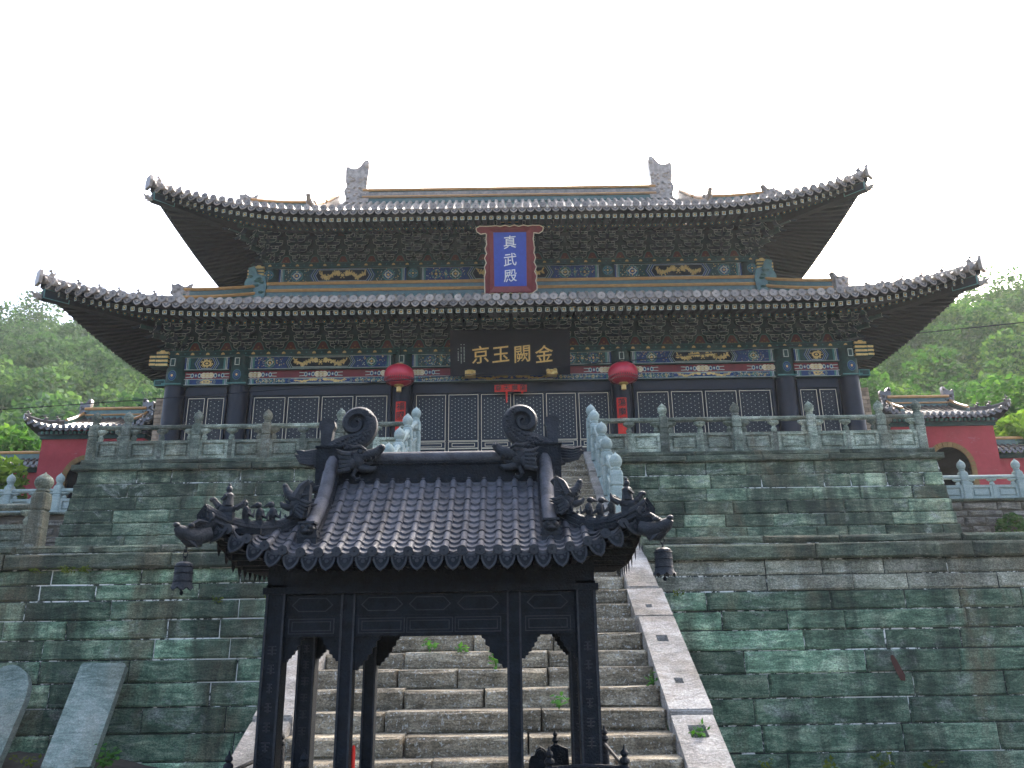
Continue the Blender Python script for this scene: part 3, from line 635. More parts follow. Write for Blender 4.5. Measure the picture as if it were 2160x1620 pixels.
# ------------------------------------------------------------------ shared roof ornaments
def beast_mesh(name, mat, s=1.0):
    mb = MB(); mb.box(-.07*s, .07*s, -.1*s, .1*s, 0, .05*s); mb.ell((0, .02*s, .13*s), (.06*s, .09*s, .1*s)); mb.ell((0, -.05*s, .26*s), (.05*s, .07*s, .06*s)); mb.ell((0, -.11*s, .25*s), (.03*s, .05*s, .03*s), 0, 6, 4)
    mb.tube([(0, .08*s, .1*s), (0, .14*s, .2*s), (0, .12*s, .32*s)], [.035*s, .03*s, .01*s], 5)
    for x in (-.04, .04): mb.tube([(x*s, -.05*s, .14*s), (x*s, -.09*s, .03*s)], [.03*s, .025*s], 5); mb.tube([(x*s, -.03*s, .29*s), (x*1.2*s, -.02*s, .40*s)], [.02*s, .004*s], 4)
    return mb.mesh(name, [mat], True)
def dragonhead(mb, m4, s, mi=0):
    """dragon head looking along -x: upturned snout, open jaw, brow, swept mane and curled beard"""
    def put(fn, *a_):
        v0 = len(mb.v); fn(*a_); mb.v[v0:] = [tuple(m4 @ Vector([q*s for q in p])) for p in mb.v[v0:]]
    E = lambda c, r: put(mb.ell, c, r, mi, 10, 7)
    TB = lambda path, r, n=7: put(mb.tube, path, r, n, mi)
    E((.02, 0, .32), (.26, .19, .24)); TB([(-.05, 0, .40), (-.28, 0, .43), (-.45, 0, .50), (-.56, 0, .60)], [.17, .14, .11, .085], 9); E((-.56, 0, .61), (.085, .11, .075))
    TB([(-.02, 0, .20), (-.22, 0, .13), (-.38, 0, .12), (-.46, 0, .17)], [.12, .10, .075, .04], 8); TB([(-.08, 0, .28), (-.28, 0, .24), (-.38, 0, .28)], [.06, .05, .02], 6)
    for y in (-1, 1):
        E((-.12, y*.13, .50), (.075, .055, .065)); TB([(-.24, y*.13, .53), (-.12, y*.16, .60), (.04, y*.16, .58), (.16, y*.15, .66)], [.03, .05, .045, .01])
        for k in range(5): TB([(.08, y*.17, .42-.08*k), (.26+.02*k, y*.20, .44-.10*k), (.40-.03*k, y*.20, .54-.13*k)], [.075, .06, .008])
        E((.08, y*.18, .22), (.10, .05, .13))
        TB([(-.05, y*.14, .10), (.02, y*.17, -.04), (-.05, y*.17, -.13), (-.14, y*.16, -.10), (-.13, y*.16, -.04)], [.055, .05, .042, .034, .015])
        for k in range(4): TB([(-.44+.10*k, y*.09, .40-.02*k), (-.45+.10*k, y*.09, .30-.01*k)], [.028, .006], 4)
def hipbeast_mesh(name, mat, s):
    mb = MB(); mb.prism([(-.22*s, 0), (.2*s, 0), (.2*s, .3*s), (.28*s, .5*s), (.18*s, .46*s), (.1*s, .36*s), (-.02*s, .4*s), (-.12*s, .46*s), (-.2*s, .4*s), (-.3*s, .42*s), (-.26*s, .25*s), (-.3*s, .16*s), (-.22*s, .12*s)], (0, -.08*s, 0), (1, 0, 0), (0, 0, 1), (0, 1, 0), .16*s)
    for x, z, r in ((-.1, .3, .09), (.05, .2, .11), (-.18, .2, .07), (.12, .34, .07)): mb.ell((x*s, 0, z*s), (r*s, .13*s, r*s))
    return mb.mesh(name, [mat], True)
def chiwen(name, parent, x, y, z, sg, w, h, th, mats):
    """ridge-end ornament: tall scaled body, tail curl, biting the ridge inwards"""
    o = [(0, 0), (1.0, 0), (1.07, .2), (.99, .27), (.93, .33), (.95, .55), (1.0, .78), (1.0, .93), (.93, 1.0), (.80, .99), (.70, .94), (.62, .87), (.48, .81), (.30, .79), (.12, .82), (.02, .86), (-.05, .80), (-.04, .5), (.02, .38), (-.09, .27), (-.08, .22), (0, .2)]
    mb = MB(); mb.prism([(a*w-w/2, b*h) for a, b in (o if sg > 0 else o)], (x, y+th/2, z), (sg, 0, 0), (0, 0, 1), (0, -1, 0), th)
    rg = random.Random(5)
    for k in range(26):
        a, b = rg.uniform(.1, .9), rg.uniform(.08, .62); mb.ell((x+sg*(a-.5)*w, y-th/2, z+b*h), (w*.09, .045, h*.03), 0, 6, 4, RY(rg.uniform(-.8, .8)))
    mb.ell((x+sg*.12*w, y-th/2, z+.34*h), (w*.09, .07, w*.09)); mb.ell((x+sg*.38*w, y-th/2, z+.88*h), (w*.12, .05, w*.16))
    return mb.build(name, mats, parent, True)
# ------------------------------------------------------------------ gatehouses
def gate(cx, label):
    t = thing('gatehouse', (cx, 25, 4.74), label, 'gatehouse', 'red gatehouses beside the hall')
    hw, yf, z0, z1, ax, sp, ri, ro = 1.58, 24., 4.74, 7.68, cx+(.05 if cx > 0 else -.05), 6.42, .60, .76
    mb = MB(); n = 14
    arc = [(ax+ri*math.cos(math.pi*k/n), sp+ri*math.sin(math.pi*k/n)) for k in range(n+1)]
    mb.add([(cx-hw, yf, z0), (ax-ri, yf, z0), (ax-ri, yf, z1), (cx-hw, yf, z1)], [(0, 1, 2, 3)]); mb.add([(ax+ri, yf, z0), (cx+hw, yf, z0), (cx+hw, yf, z1), (ax+ri, yf, z1)], [(0, 1, 2, 3)])
    for k in range(n):
        a, b = arc[k], arc[k+1]; mb.add([(a[0], yf, a[1]), (a[0], yf, z1), (b[0], yf, z1), (b[0], yf, b[1])], [(0, 1, 2, 3)])
    mb.add([(cx-hw, yf, z0), (cx-hw, yf, z1), (cx-hw, 26.4, z1), (cx-hw, 26.4, z0)], [(0, 1, 2, 3)]); mb.add([(cx+hw, yf, z0), (cx+hw, yf, z1), (cx+hw, 26.4, z1), (cx+hw, 26.4, z0)], [(0, 1, 2, 3)])
    mb.add([(cx-hw, 26.4, z0), (cx-hw, 26.4, z1), (cx+hw, 26.4, z1), (cx+hw, 26.4, z0)], [(0, 1, 2, 3)]); mb.build('wall', 'redwall', t)
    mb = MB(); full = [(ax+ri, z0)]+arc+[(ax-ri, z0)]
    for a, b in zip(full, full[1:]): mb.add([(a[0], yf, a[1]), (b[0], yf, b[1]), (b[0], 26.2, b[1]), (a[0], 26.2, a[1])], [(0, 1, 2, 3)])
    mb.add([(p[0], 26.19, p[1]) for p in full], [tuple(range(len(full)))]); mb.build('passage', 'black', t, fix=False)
    for k in range(-4, n+4):                                       # voussoirs
        if 0 <= k < n: q = [math.pi*k/n, math.pi*(k+1)/n]; P = [(ax+r*math.cos(a), sp+r*math.sin(a)) for r, a in ((ri, q[0]+.01), (ro, q[0]+.01), (ro, q[1]-.01), (ri, q[1]-.01))]
        else:
            kk = k if k < 0 else -(k-n+1); sg = 1 if k < 0 else -1; za, zb = sp+kk*.36, sp+(kk+1)*.36-.01; P = [(ax+sg*ri, za), (ax+sg*ro, za), (ax+sg*ro, zb), (ax+sg*ri, zb)]
        mb = MB(); mb.prism(P, (0, yf+.1, 0), (1, 0, 0), (0, 0, 1), (0, -1, 0), .13); mb.build('arch_stone', 'ochre', t)
    mb = MB(); mb.box(cx-hw-.05, cx+hw+.05, yf-.06, 26.46, z1, z1+.12, 0); mb.box(cx-hw-.1, cx+hw+.1, yf-.12, 26.5, z1+.12, z1+.22, 1)
    for k in range(22):
        x = cx-hw+2*hw*(k+.5)/22; mb.box(x-.03, x+.03, yf-.2, yf-.12, z1+.13, z1+.21, 2)
    mb.build('frieze', ['green', 'navy', 'teal'], t)
    Rf = Roof(cx, 2.0, 25.2, 23.58, 23.66, 7.96, .30, .9, 2.0, .30, .105, 25.2, xg=1.02)
    eaves(t, Rf, .19, .062, .15, .12, 'tile_dark', .055, 'tile_dark', 'tile_green')
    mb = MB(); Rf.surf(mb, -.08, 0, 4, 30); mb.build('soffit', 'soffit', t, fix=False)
    mb = MB(); mb.ridge([(cx-1.0, 25.2, 8.6), (cx+1.0, 25.2, 8.6)], .18, 0, .34, 0); mb.tube([(cx-1., 25.1, 8.97), (cx+1., 25.1, 8.97)], .05, 6, 1); mb.tube([(cx-1., 25.1, 8.76), (cx+1., 25.1, 8.76)], .03, 6, 1); mb.build('main_ridge', ['tile_green', 'orange'], t, True)
    bm_ = beast_mesh('ridge_beast', 'tile_dark', .55)
    for sg in (-1, 1):
        chiwen('ridge_dragon', t, cx+sg*1.02, 25.2, 8.6, -sg, .34, .72, .16, 'ochre' if 0 else 'tile_dark')
        p = [(cx+sg*1.03, y, Rf.z(1.0, y)) for y in (25.15, 24.9, 24.65, 24.4, 24.2)]; mb = MB(); mb.ridge(p, .12, 0, .16, 0); mb.tube([(a, b, c+.19) for a, b, c in p], .05, 6, 1); mb.build('gable_ridge', ['tile_green', 'orange'], t)
        p = Rf.hip(sg, .0, .98, 8); mb = MB(); mb.ridge(p, .10, -.02, .11, 0); mb.tube([(a, b, c+.13) for a, b, c in p], .04, 6, 0); mb.build('hip_ridge', 'tile_dark', t)
        for k in (.08, .42, .66): q = Rf.hip(sg, k, k+.01, 1)[0]; inst('ridge_beast', bm_, t, T(q[0], q[1], q[2]+.12) @ RZ(sg*rad(45)))
        mb = MB(); mb.add([(cx+sg*1.0, 24.3, 8.1), (cx+sg*1.0, 26.1, 8.1), (cx+sg*1.0, 25.2, 8.65)], [(0, 1, 2)]); mb.build('gable', 'redwall', t, fix=False)
    return t
gate(-12.98, 'red plastered gatehouse with dark tiled roof left of the hall')
gate(13.28, 'red plastered gatehouse with ochre arch right of the hall')
def flank(x0, x1, label):
    t = thing('red_wall', ((x0+x1)/2, 24.6, 4.74), label, 'wall', 'low red walls beyond the gatehouses')
    mb = MB(); mb.box(x0, x1, 24.5, 24.9, 4.74, 6.75); mb.build('wall', 'redwall', t); mb = MB(); mb.box(x0-.02, x1+.02, 24.42, 24.98, 6.75, 6.9); mb.build('frieze', 'green', t)
    mb = MB(); mb.add([(x0, 24.2, 6.95), (x1, 24.2, 6.95), (x1, 24.7, 7.22), (x0, 24.7, 7.22), (x0, 25.2, 6.95), (x1, 25.2, 6.95)], [(0, 1, 2, 3), (3, 2, 5, 4)]); mb.build('roof_deck', 'tile_green', t, fix=False)
    n = int((x1-x0)/.17); dm, pm = disc_mesh('tile_end', .055, ['tile_dark', 'tile_dark'], .03), drip_mesh('drip_tile', .14, .11, ['tile_dark', 'tile_dark'], .015)
    for i in range(n):
        x = x0+(x1-x0)*(i+.5)/n; mb = MB(); mb.tube([(x, 24.2, 6.98), (x, 24.68, 7.24)], .05, 6); mb.build('tile_row', 'tile_dark', t); inst('tile_end', dm, t, T(x, 24.19, 6.98)); inst('drip_tile', pm, t, T(x+.085, 24.185, 6.92) @ RX(-.2))
    mb = MB(); mb.box(x0, x1, 24.6, 24.8, 7.2, 7.38); mb.build('main_ridge', 'tile_green', t); mb = MB(); mb.tube([(x0, 24.6, 7.42), (x1, 24.6, 7.42)], .05); mb.build('ridge_cap', 'orange', t)
flank(-18.5, -14.62, 'low red tile-topped wall at the left edge beside the left gatehouse')
flank(14.95, 18.5, 'low red tile-topped wall at the right edge beside the right gatehouse')

# ------------------------------------------------------------------ the hall
hall = thing('temple_hall', (0, 26, 5.4), 'dark double-eaved timber hall with painted beams and lattice doors', 'temple')
COLX = [-9.3, -7.53, -3.02, 3.02, 7.53, 9.3]; YF = 21.0
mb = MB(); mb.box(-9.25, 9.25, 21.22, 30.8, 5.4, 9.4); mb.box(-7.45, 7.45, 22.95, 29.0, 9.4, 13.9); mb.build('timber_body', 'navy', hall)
for sg in (-1, 1):
    o = MB(); a, b = sorted((sg*9.5, sg*9.97)); o.box(a, b, 21.42, 30.6, 5.4, 8.16); w = o.build('side_wall', 'mortar', hall)
    z = 5.42; i = 0
    while z < 8.1:
        xs = [a, a+.16, a+.38, b] if i % 2 else [a, a+.27, b]
        for x0, x1 in zip(xs, xs[1:]): q = MB(); block(q, x0, x1, z, z+.115, 21.38, .1, .008, .004, 0, .004); q.build('brick', 'brick', w)
        z += .12; i += 1
# columns
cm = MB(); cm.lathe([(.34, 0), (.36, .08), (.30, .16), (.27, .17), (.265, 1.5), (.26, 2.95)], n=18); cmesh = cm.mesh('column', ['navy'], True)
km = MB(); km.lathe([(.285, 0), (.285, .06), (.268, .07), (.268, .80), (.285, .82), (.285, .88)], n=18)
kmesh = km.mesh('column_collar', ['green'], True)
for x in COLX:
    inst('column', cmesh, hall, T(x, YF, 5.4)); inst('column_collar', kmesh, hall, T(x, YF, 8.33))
    q = MB(); q.box(x-.07, x+.07, YF-.33, YF-.2, 8.86, 9.08, 0); q.ring(rect(x-.07, x+.07, 8.86, 9.08), insetp(rect(x-.07, x+.07, 8.86, 9.08), .022), (0, YF-.333, 0), mi=1); q.build('beam_end', ['green', 'pale'], hall)
    q = MB()
    for rr, mi in ((.15, 2), (.135, 1), (.09, 2), (.075, 1), (.035, 3)): q.flat(circ(x, 8.60, rr*.8, rr*1.05, 10)[::-1], (0, YF-.29-.003*(.15-rr)*40, 0), mi=mi)
    q.flat(rect(x-.27, x+.27, 8.34, 8.38), (0, YF-.292, 0), mi=4); q.build('painted_roundel', ['pale', 'blue', 'teal', 'gold', 'teal'], hall, fix=False)
PL = ['green', 'blue', 'black', 'gold', 'pale', 'red', 'teal', 'cream']
G_, B_, K_, AU, PA, RD, TE, CR = range(8)
def dragon(mb, cx, cz, w, h, y, sg, rg):
    """gold dragon in relief: waving ribbon body, head, claws, tail"""
    n = 44; up_, lo_ = [], []
    for i in range(n+1):
        t = i/n; x = cx+sg*(t-.5)*w*.92; z = cz+h*.22*math.sin(t*7.+.6)*(1-.15*t); wd = h*(.085+.06*math.sin(t*3.14))*(1 if t < .85 else (1-t)/.15*.9+.1)
        up_.append((x, z+wd)); lo_.append((x, z-wd))
    for i in range(n):
        P = [up_[i], up_[i+1], lo_[i+1], lo_[i]]; mb.flat(P, (0, y, 0), mi=AU)
    hx, hz_ = cx-sg*w*.46, cz+h*.26*math.sin(.6)
    mb.flat(circ(hx, hz_+h*.05, w*.10, h*.30, 8), (0, y-.002, 0), mi=AU); mb.flat([(hx-sg*w*.05, hz_+h*.1), (hx-sg*w*.13, hz_+h*.02), (hx-sg*w*.04, hz_-h*.06)], (0, y-.003, 0), mi=AU)
    for k in range(30):
        t = rg.uniform(.02, .98); x = cx+sg*(t-.5)*w*.92; z = cz+h*.22*math.sin(t*7.+.6); a = rg.choice((-1, 1)); z2 = z+a*h*rg.uniform(.18, .3); x2 = x+rg.uniform(-.06, .06)*w
        mb.flat([(x-.02*w, z), (x+.02*w, z), (x2+.03*w, z2), (x2, z2+a*h*.06), (x2-.03*w, z2)], (0, y-.001, 0), mi=AU)
def rosette(mb, cx, cz, r, y, rg, c=(TE, B_, TE, G_, AU)):
    for k, mi in enumerate(c): rr = r*(1-.2*k) if k < 4 else r*.2; mb.flat(circ(cx, cz, rr, rr, 12 if k < 4 else 8, k*.3), (0, y-.0015*k, 0), mi=mi)
    for k in range(8): a = k*math.pi/4; mb.flat(circ(cx+r*.62*math.cos(a), cz+r*.62*math.sin(a), r*.11, n=6), (0, y-.0085, 0), mi=TE if k % 2 else AU)
def beampaint(name, x0, x1, z0, z1, y, base, alt, inner, small=False, seed=1, drag=True):
    rg = random.Random(seed); mb = MB(); w, h = x1-x0, z1-z0; cx, cz = (x0+x1)/2, (z0+z1)/2
    mb.flat(rect(x0, x1, z0, z1), (0, y, 0), mi=base); e = y-.003
    for s in (-1, 1):                                              # end bands
        xe_ = x1 if s > 0 else x0
        for k, (a, b, mi) in enumerate(((0, .05, alt), (.05, .07, PA), (.09, .105, PA), (.105, .15, TE), (.15, .16, TE))): l, r_ = sorted((xe_-s*a, xe_-s*b)); mb.flat(rect(l, r_, z0+.01, z1-.01), (0, e, 0), mi=mi)
    cw = w*.21 if not small else w*.17
    def hexo(c, hh, k=.55): return [(cx-c, cz), (cx-c+hh*k, cz-hh), (cx+c-hh*k, cz-hh), (cx+c, cz), (cx+c-hh*k, cz+hh), (cx-c+hh*k, cz+hh)]
    for k, (dc, mi) in enumerate(((.30, alt), (.24, PA), (.22, base), (.14, PA), (.12, alt), (.03, PA), (.01, inner))):
        P = hexo(cw+dc*h*1.4, h*.5-.012-(.0 if dc > .05 else h*.06+(.014 if dc < .02 else 0))); mb.flat(P, (0, e-.0015*k, 0), mi=mi)
    yd = e-.014
    if drag:
        if not small:
            for s in (-1, 1): dragon(mb, cx+s*cw*.52, cz, cw*.78, h*.72, yd, s, rg)
            mb.flat(circ(cx, cz, h*.12, n=10), (0, yd, 0), mi=AU)
            for k in range(6): a = k*math.pi/3; mb.flat(circ(cx+h*.2*math.cos(a), cz+h*.2*math.sin(a), h*.05, n=5), (0, yd, 0), mi=AU)
        else:
            mb.ring(circ(cx, cz, cw*.62, h*.27, 14), circ(cx, cz, cw*.38, h*.15, 14), (0, yd, 0), mi=AU); mb.flat(circ(cx, cz, cw*.2, h*.09, 8), (0, yd, 0), mi=AU)
            for k in range(16): a_ = rg.uniform(0, 6.28); mb.flat(circ(cx+cw*.75*math.cos(a_), cz+h*.31*math.sin(a_), cw*.10, h*.05, 6), (0, yd-.002, 0), mi=AU)
    # rosettes and scattered flowers between cartouche and end bands
    a0 = cw+.34*h*1.4; a1 = w/2-.18
    if a1-a0 > .15:
        nr = max(1, int((a1-a0)/(h*1.25)))
        for s in (-1, 1):
            for i in range(nr):
                xx = cx+s*(a0+(a1-a0)*(i+.5)/nr)
                if small: mb.flat(circ(xx, cz, .05, n=6), (0, e-.004, 0), mi=AU)
                else: rosette(mb, xx, cz, min(h*.42, (a1-a0)/nr*.46), e, rg, (TE, alt, PA, alt, AU) if i % 2 == 0 else (B_, TE, base, alt, AU))
            for i in range(nr-1):
                xx = cx+s*(a0+(a1-a0)*(i+1)/nr); mb.flat([(xx-.06, cz), (xx, cz-h*.4), (xx+.06, cz), (xx, cz+h*.4)], (0, e-.002, 0), mi=TE); mb.flat([(xx-.03, cz), (xx, cz-h*.1), (xx+.03, cz), (xx, cz+h*.1)], (0, e-.004, 0), mi=AU)
            for k in range(int((a1-a0)*110)): xx = cx+s*rg.uniform(a0, a1); zz = rg.uniform(z0+.03, z1-.03); mb.flat(circ(xx, zz, rg.uniform(.008, .019), n=5), (0, e-.012, 0), mi=rg.choice((AU, PA, B_, TE)))
    mb.flat(rect(x0, x1, z0, z0+.012), (0, e-.001, 0), mi=PA); mb.flat(rect(x0, x1, z1-.012, z1), (0, e-.001, 0), mi=PA)
    return mb.build(name, PL, hall, fix=False)
def cloud(mb, x, z, y, s):
    for s_ in (-1, 1):
        for k in range(3): xx = x+s_*(.22+.10*k)*s; mb.flat(circ(xx, z, .05*s, .07*s, 8), (0, y, 0), mi=PA if k != 1 else B_); mb.flat(circ(xx, z, .028*s, .04*s, 8), (0, y-.002, 0), mi=B_ if k != 1 else PA)
        mb.flat([(x+s_*.45*s, z+.05*s), (x+s_*.6*s, z+.06*s), (x+s_*.6*s, z+.04*s), (x+s_*.45*s, z+.03*s)], (0, y, 0), mi=PA); mb.flat([(x+s_*.45*s, z-.03*s), (x+s_*.6*s, z-.04*s), (x+s_*.6*s, z-.06*s), (x+s_*.45*s, z-.05*s)], (0, y, 0), mi=PA)
    for dx in (-.1, 0, .1): mb.flat(circ(x+dx*s, z, .085*s, .085*s, 10), (0, y-.003, 0), mi=CR)
    for dx in (-.1, 0, .1): mb.ring(circ(x+dx*s, z, .06*s, .05*s, 8), circ(x+dx*s, z, .048*s, .038*s, 8), (0, y-.006, 0), mi=AU)
bays = [(-9.03, -7.80), (-7.26, -3.29), (-2.75, 2.75), (3.29, 7.26), (7.80, 9.03)]
for i, (a, b) in enumerate(bays):
    sm = i in (0, 4); q = MB(); q.box(a, b, YF-.12, YF+.2, 8.36, 8.54); q.box(a, b, YF-.18, YF+.2, 8.77, 9.15); q.build('beam', 'green', hall)
    beampaint('beam_painting', a, b, 8.365, 8.535, YF-.123, B_, G_, B_, sm, 10+i); beampaint('beam_painting', a, b, 8.785, 9.145, YF-.183, G_ if i % 2 == 0 else B_, B_ if i % 2 == 0 else G_, K_, sm, 20+i)
    q = MB(); q.box(a, b, YF-.07, YF+.2, 8.54, 8.77, RD); 
    for xx in ((a+b)/2,) if sm else ((a+b)/2, a+.16, b-.16): cloud(q, xx, 8.655, YF-.073, 1.0)
    q.build('red_board', PL, hall, fix=False)
ub = [(-7.20, -3.25), (-2.8, 2.8), (3.25, 7.20)]; YU = 22.8
for i, (a, b) in enumerate(ub):
    q = MB(); q.box(a, b, YU-.15, YU+.2, 12.22, 12.70); q.build('beam', 'green', hall); beampaint('beam_painting', a, b, 12.225, 12.695, YU-.153, G_ if i != 1 else B_, B_ if i != 1 else G_, K_, False, 40+i)
q = MB(); q.box(-7.5, 7.5, YU-.1, YU+.1, 12.12, 12.22); q.build('red_sill', 'red', hall)
uc = MB(); uc.lathe([(.25, 0), (.25, .7)], n=16); ucm = uc.mesh('upper_column', ['green'], True)
for x in (-7.5, -3.02, 3.02, 7.5):
    inst('upper_column', ucm, hall, T(x, YU, 12.05)); q = MB(); rosette(q, x, 12.45, .16, YU-.262, R); q.flat(rect(x-.2, x+.2, 12.1, 12.15), (0, YU-.262, 0), mi=TE); q.build('painted_roundel', PL, hall, fix=False)
# plates over the beams, with gold flames
for nm, xx, yy, zz in (('wall_plate', 9.45, YF, 9.15), ('wall_plate', 7.7, YU, 12.70)):
    q = MB(); q.box(-xx, xx, yy-.24, yy+.2, zz, zz+.17, G_); n = int(2*xx/.42)
    for k in range(n): x = -xx+2*xx*(k+.5)/n; q.flat([(x-.05, zz+.05), (x+.05, zz+.05), (x+.045, zz+.09), (x, zz+.12), (x-.045, zz+.09)], (0, yy-.244, 0), mi=AU); q.flat(circ(x+.21, zz+.085, .022, n=5), (0, yy-.244, 0), mi=TE)
    q.flat(rect(-xx, xx, zz+.16, zz+.17), (0, yy-.243, 0), mi=TE); q.flat(rect(-xx, xx, zz, zz+.01), (0, yy-.243, 0), mi=TE); q.build(nm, PL, hall, fix=False)
# gilt beam heads at the corners
for sg in (-1, 1):
    for x, y, z in ((9.62, YF-.1, 8.98), (7.80, YU-.1, 12.42)):
        q = MB(); x *= sg; q.box(x-.15, x+.15, y-.2, y+.15, z-.12, z+.34, G_)
        for k in range(4): q.box(x-.165, x+.165, y-.215, y+.1, z-.1+k*.115, z-.04+k*.115, AU); 
        q.flat(circ(x, z+.30, .09, .05, 6)[::-1], (0, y-.222, 0), mi=AU); q.box(x+sg*.10, x+sg*.32, y-.21, y+.1, z-.12, z+.22, G_)
        for k in range(3): a, b = sorted((x+sg*.18, x+sg*.34)); q.box(a, b, y-.225, y+.08, z-.09+k*.11, z-.035+k*.11, AU)
        q.build('gilt_beam_head', PL, hall)
    q = MB(); a, b = sorted((sg*9.55, sg*9.85)); q.box(a, b, YF-.12, YF+.1, 8.36, 8.54, 0); q.ring(rect(a, b, 8.36, 8.54), insetp(rect(a, b, 8.36, 8.54), .03), (0, YF-.124, 0), mi=1); q.build('beam_end', ['green', 'teal'], hall)
# bracket sets
def bracket_mesh(c1, c2, sz=1.0):
    mb = MB(); X, Z, F = (1, 0, 0), (0, 0, 1), (0, -1, 0); dy = .27; h = .12*sz
    def arm(y, z, l, mi): mb.prism([(-l/2, h), (-l/2, h*.5), (-l/2+.03, h*.22), (-l/2+.08, h*.05), (-l/2+.14, 0), (l/2-.14, 0), (l/2-.08, h*.05), (l/2-.03, h*.22), (l/2, h*.5), (l/2, h)], (0, y+.045, z), X, Z, F, .09, mi, 2, .011)
    def dou(x, y, z, s, mi): mb.prism([(-s*.36, 0), (s*.36, 0), (s/2, s*.32), (s/2, s*.62), (-s/2, s*.62), (-s/2, s*.32)], (x, y+s/2, z), X, Z, F, s, mi, 2, .010)
    dou(0, 0, 0, .24, c1)
    for t in range(4):
        z = (.12+.185*t)*sz; y = -dy*t
        arm(y, z, .50, c2); 
        if t < 3: arm(y, z+.185*sz, .74, c1)
        mb.box(-.045, .045, y-dy-.02, y+.1, z, z+h, c1); mb.prism([(-.045, 0), (.045, 0), (.045, h), (-.045, h)], (0, y-dy-.02, z), X, Z, F, .012, c1, 2, .012)
        for x in (-.21, 0, .21): dou(x, y, z+h-.005, .11, c1)
        if t < 3:
            for x in (-.33, .33): dou(x, y, z+.185*sz+h-.005, .11, c2)
        mb.tube([(0, y-dy-.03, z+h*.5), (0, y-dy-.16, z-.05), (0, y-dy-.2, z-.03)], [.04, .035, .01], 4, c2)
    return mb.mesh('bracket_set', ['green', 'deep', 'pale'])
BA, BB = bracket_mesh(0, 1), bracket_mesh(1, 0); UA, UB = bracket_mesh(0, 1, 1.12), bracket_mesh(1, 0, 1.12)
fl = [(-.27, 0), (.27, 0), (.25, .05), (.19, .09), (.15, .16), (.11, .26), (.06, .33), (-.06, .33), (-.11, .26), (-.15, .16), (-.19, .09), (-.25, .05)]
fm = MB(); fm.prism(fl, (0, 0, 0), (1, 0, 0), (0, 0, 1), (0, -1, 0), .02, 0, 1, .022)
for k, (x, z) in enumerate(((-.07, .09), (.07, .09), (0, .16), (0, .06), (-.12, .05), (.12, .05))): fm.flat(circ(x, z, .03, n=6)[::-1], (0, -.024, 0), mi=2)
fmesh = fm.mesh('flame_panel', ['redbrown', 'teal', 'ochre'], fix=False)
def sets(cols, ns, y, z, A, B):
    xs = []
    for (a, b), n in zip(zip(cols, cols[1:]), ns): xs += [a+(b-a)*k/n for k in range(n)]
    xs.append(cols[-1])
    for i, x in enumerate(xs): inst('bracket_set', A if i % 2 else B, hall, T(x, y, z))
    for a, b in zip(xs, xs[1:]): inst('flame_panel', fmesh, hall, T((a+b)/2, y-.03, z))
    for sg in (-1, 1):
        inst('bracket_set', A, hall, T(sg*cols[-1], y, z) @ RZ(sg*rad(45)) @ S(1, 1.35, 1))
        for k in (.9, 1.8, 2.7): inst('bracket_set', B, hall, T(sg*cols[-1], y+k, z) @ RZ(sg*rad(90)))
sets(COLX, (2, 5, 7, 5, 2), YF, 9.32, BA, BB); sets([-7.5, -3.02, 3.02, 7.5], (5, 7, 5), YU, 12.87, UA, UB)
for xx, yy, zz, hh in ((9.4, YF, 9.32, .92), (7.6, YU, 12.87, 1.05)):
    q = MB(); q.box(-xx, xx, yy-.0, yy+.2, zz, zz+hh, 0); q.build('bracket_backing', 'green', hall)
    q = MB(); x2 = xx+.85; q.box(-x2, x2, yy-1.0, yy-.86, zz+.80*hh, zz+hh+.02, G_); n = 11
    for k in range(n):
        x = -x2+2*x2*(k+.5)/n; y = yy-1.003
        if k % 2: q.flat(rect(x-.5, x+.5, zz+.83*hh, zz+.86*hh), (0, y, 0), mi=AU if k % 4 == 1 else TE)
        else: q.flat(circ(x-.15, zz+.9*hh, .05, .025, 6), (0, y, 0), mi=AU); q.flat(circ(x+.1, zz+.9*hh, .04, .02, 6), (0, y, 0), mi=TE)
    q.build('eave_purlin', PL, hall, fix=False)
    for sg in (-1, 1):
        q = MB(); a, b = sorted((sg*(x2-.1), sg*(x2+.04))); q.box(a, b, yy-1.0, 30.9 if yy < 22 else 29.2, zz+.80*hh, zz+hh+.02); q.build('side_purlin', 'green', hall)
# roofs
RL = Roof(0, 11.9, 26, 18.42, 18.75, 9.86, .55, 7.0, 2.2, .36, .032, 22.6)
RU = Roof(0, 10.28, 26, 20.03, 20.30, 13.40, .74, 5.0, 2.0, .42, .0365, 26., xg=6.25)
fr = MB(); s = .056; fr.box(-s, s, .0, .85, -s, s, 0); e = rect(-s, s, -s, s); fr.ring(e, insetp(e, .02), (0, -.004, 0), mi=1); fr.flat(insetp(e, .02), (0, -.003, 0), mi=0); fr.flat(rect(-.02, .02, -.022, .018), (0, -.006, 0), mi=2)
frm = fr.mesh('flying_rafter', ['rafter', 'pale', 'gold'], fix=False)
rr = MB(); rr.tube([(0, 0, 0), (0, 1.0, 0)], .05, 8, 0); rr.ring(circ(0, 0, .05, n=8), circ(0, 0, .034, n=8), (0, -.004, 0), mi=1); rr.flat(rect(-.014, .014, -.014, .014), (0, -.006, 0), mi=2)
rrm = rr.mesh('round_rafter', ['rafter', 'teal', 'gold'], fix=False)
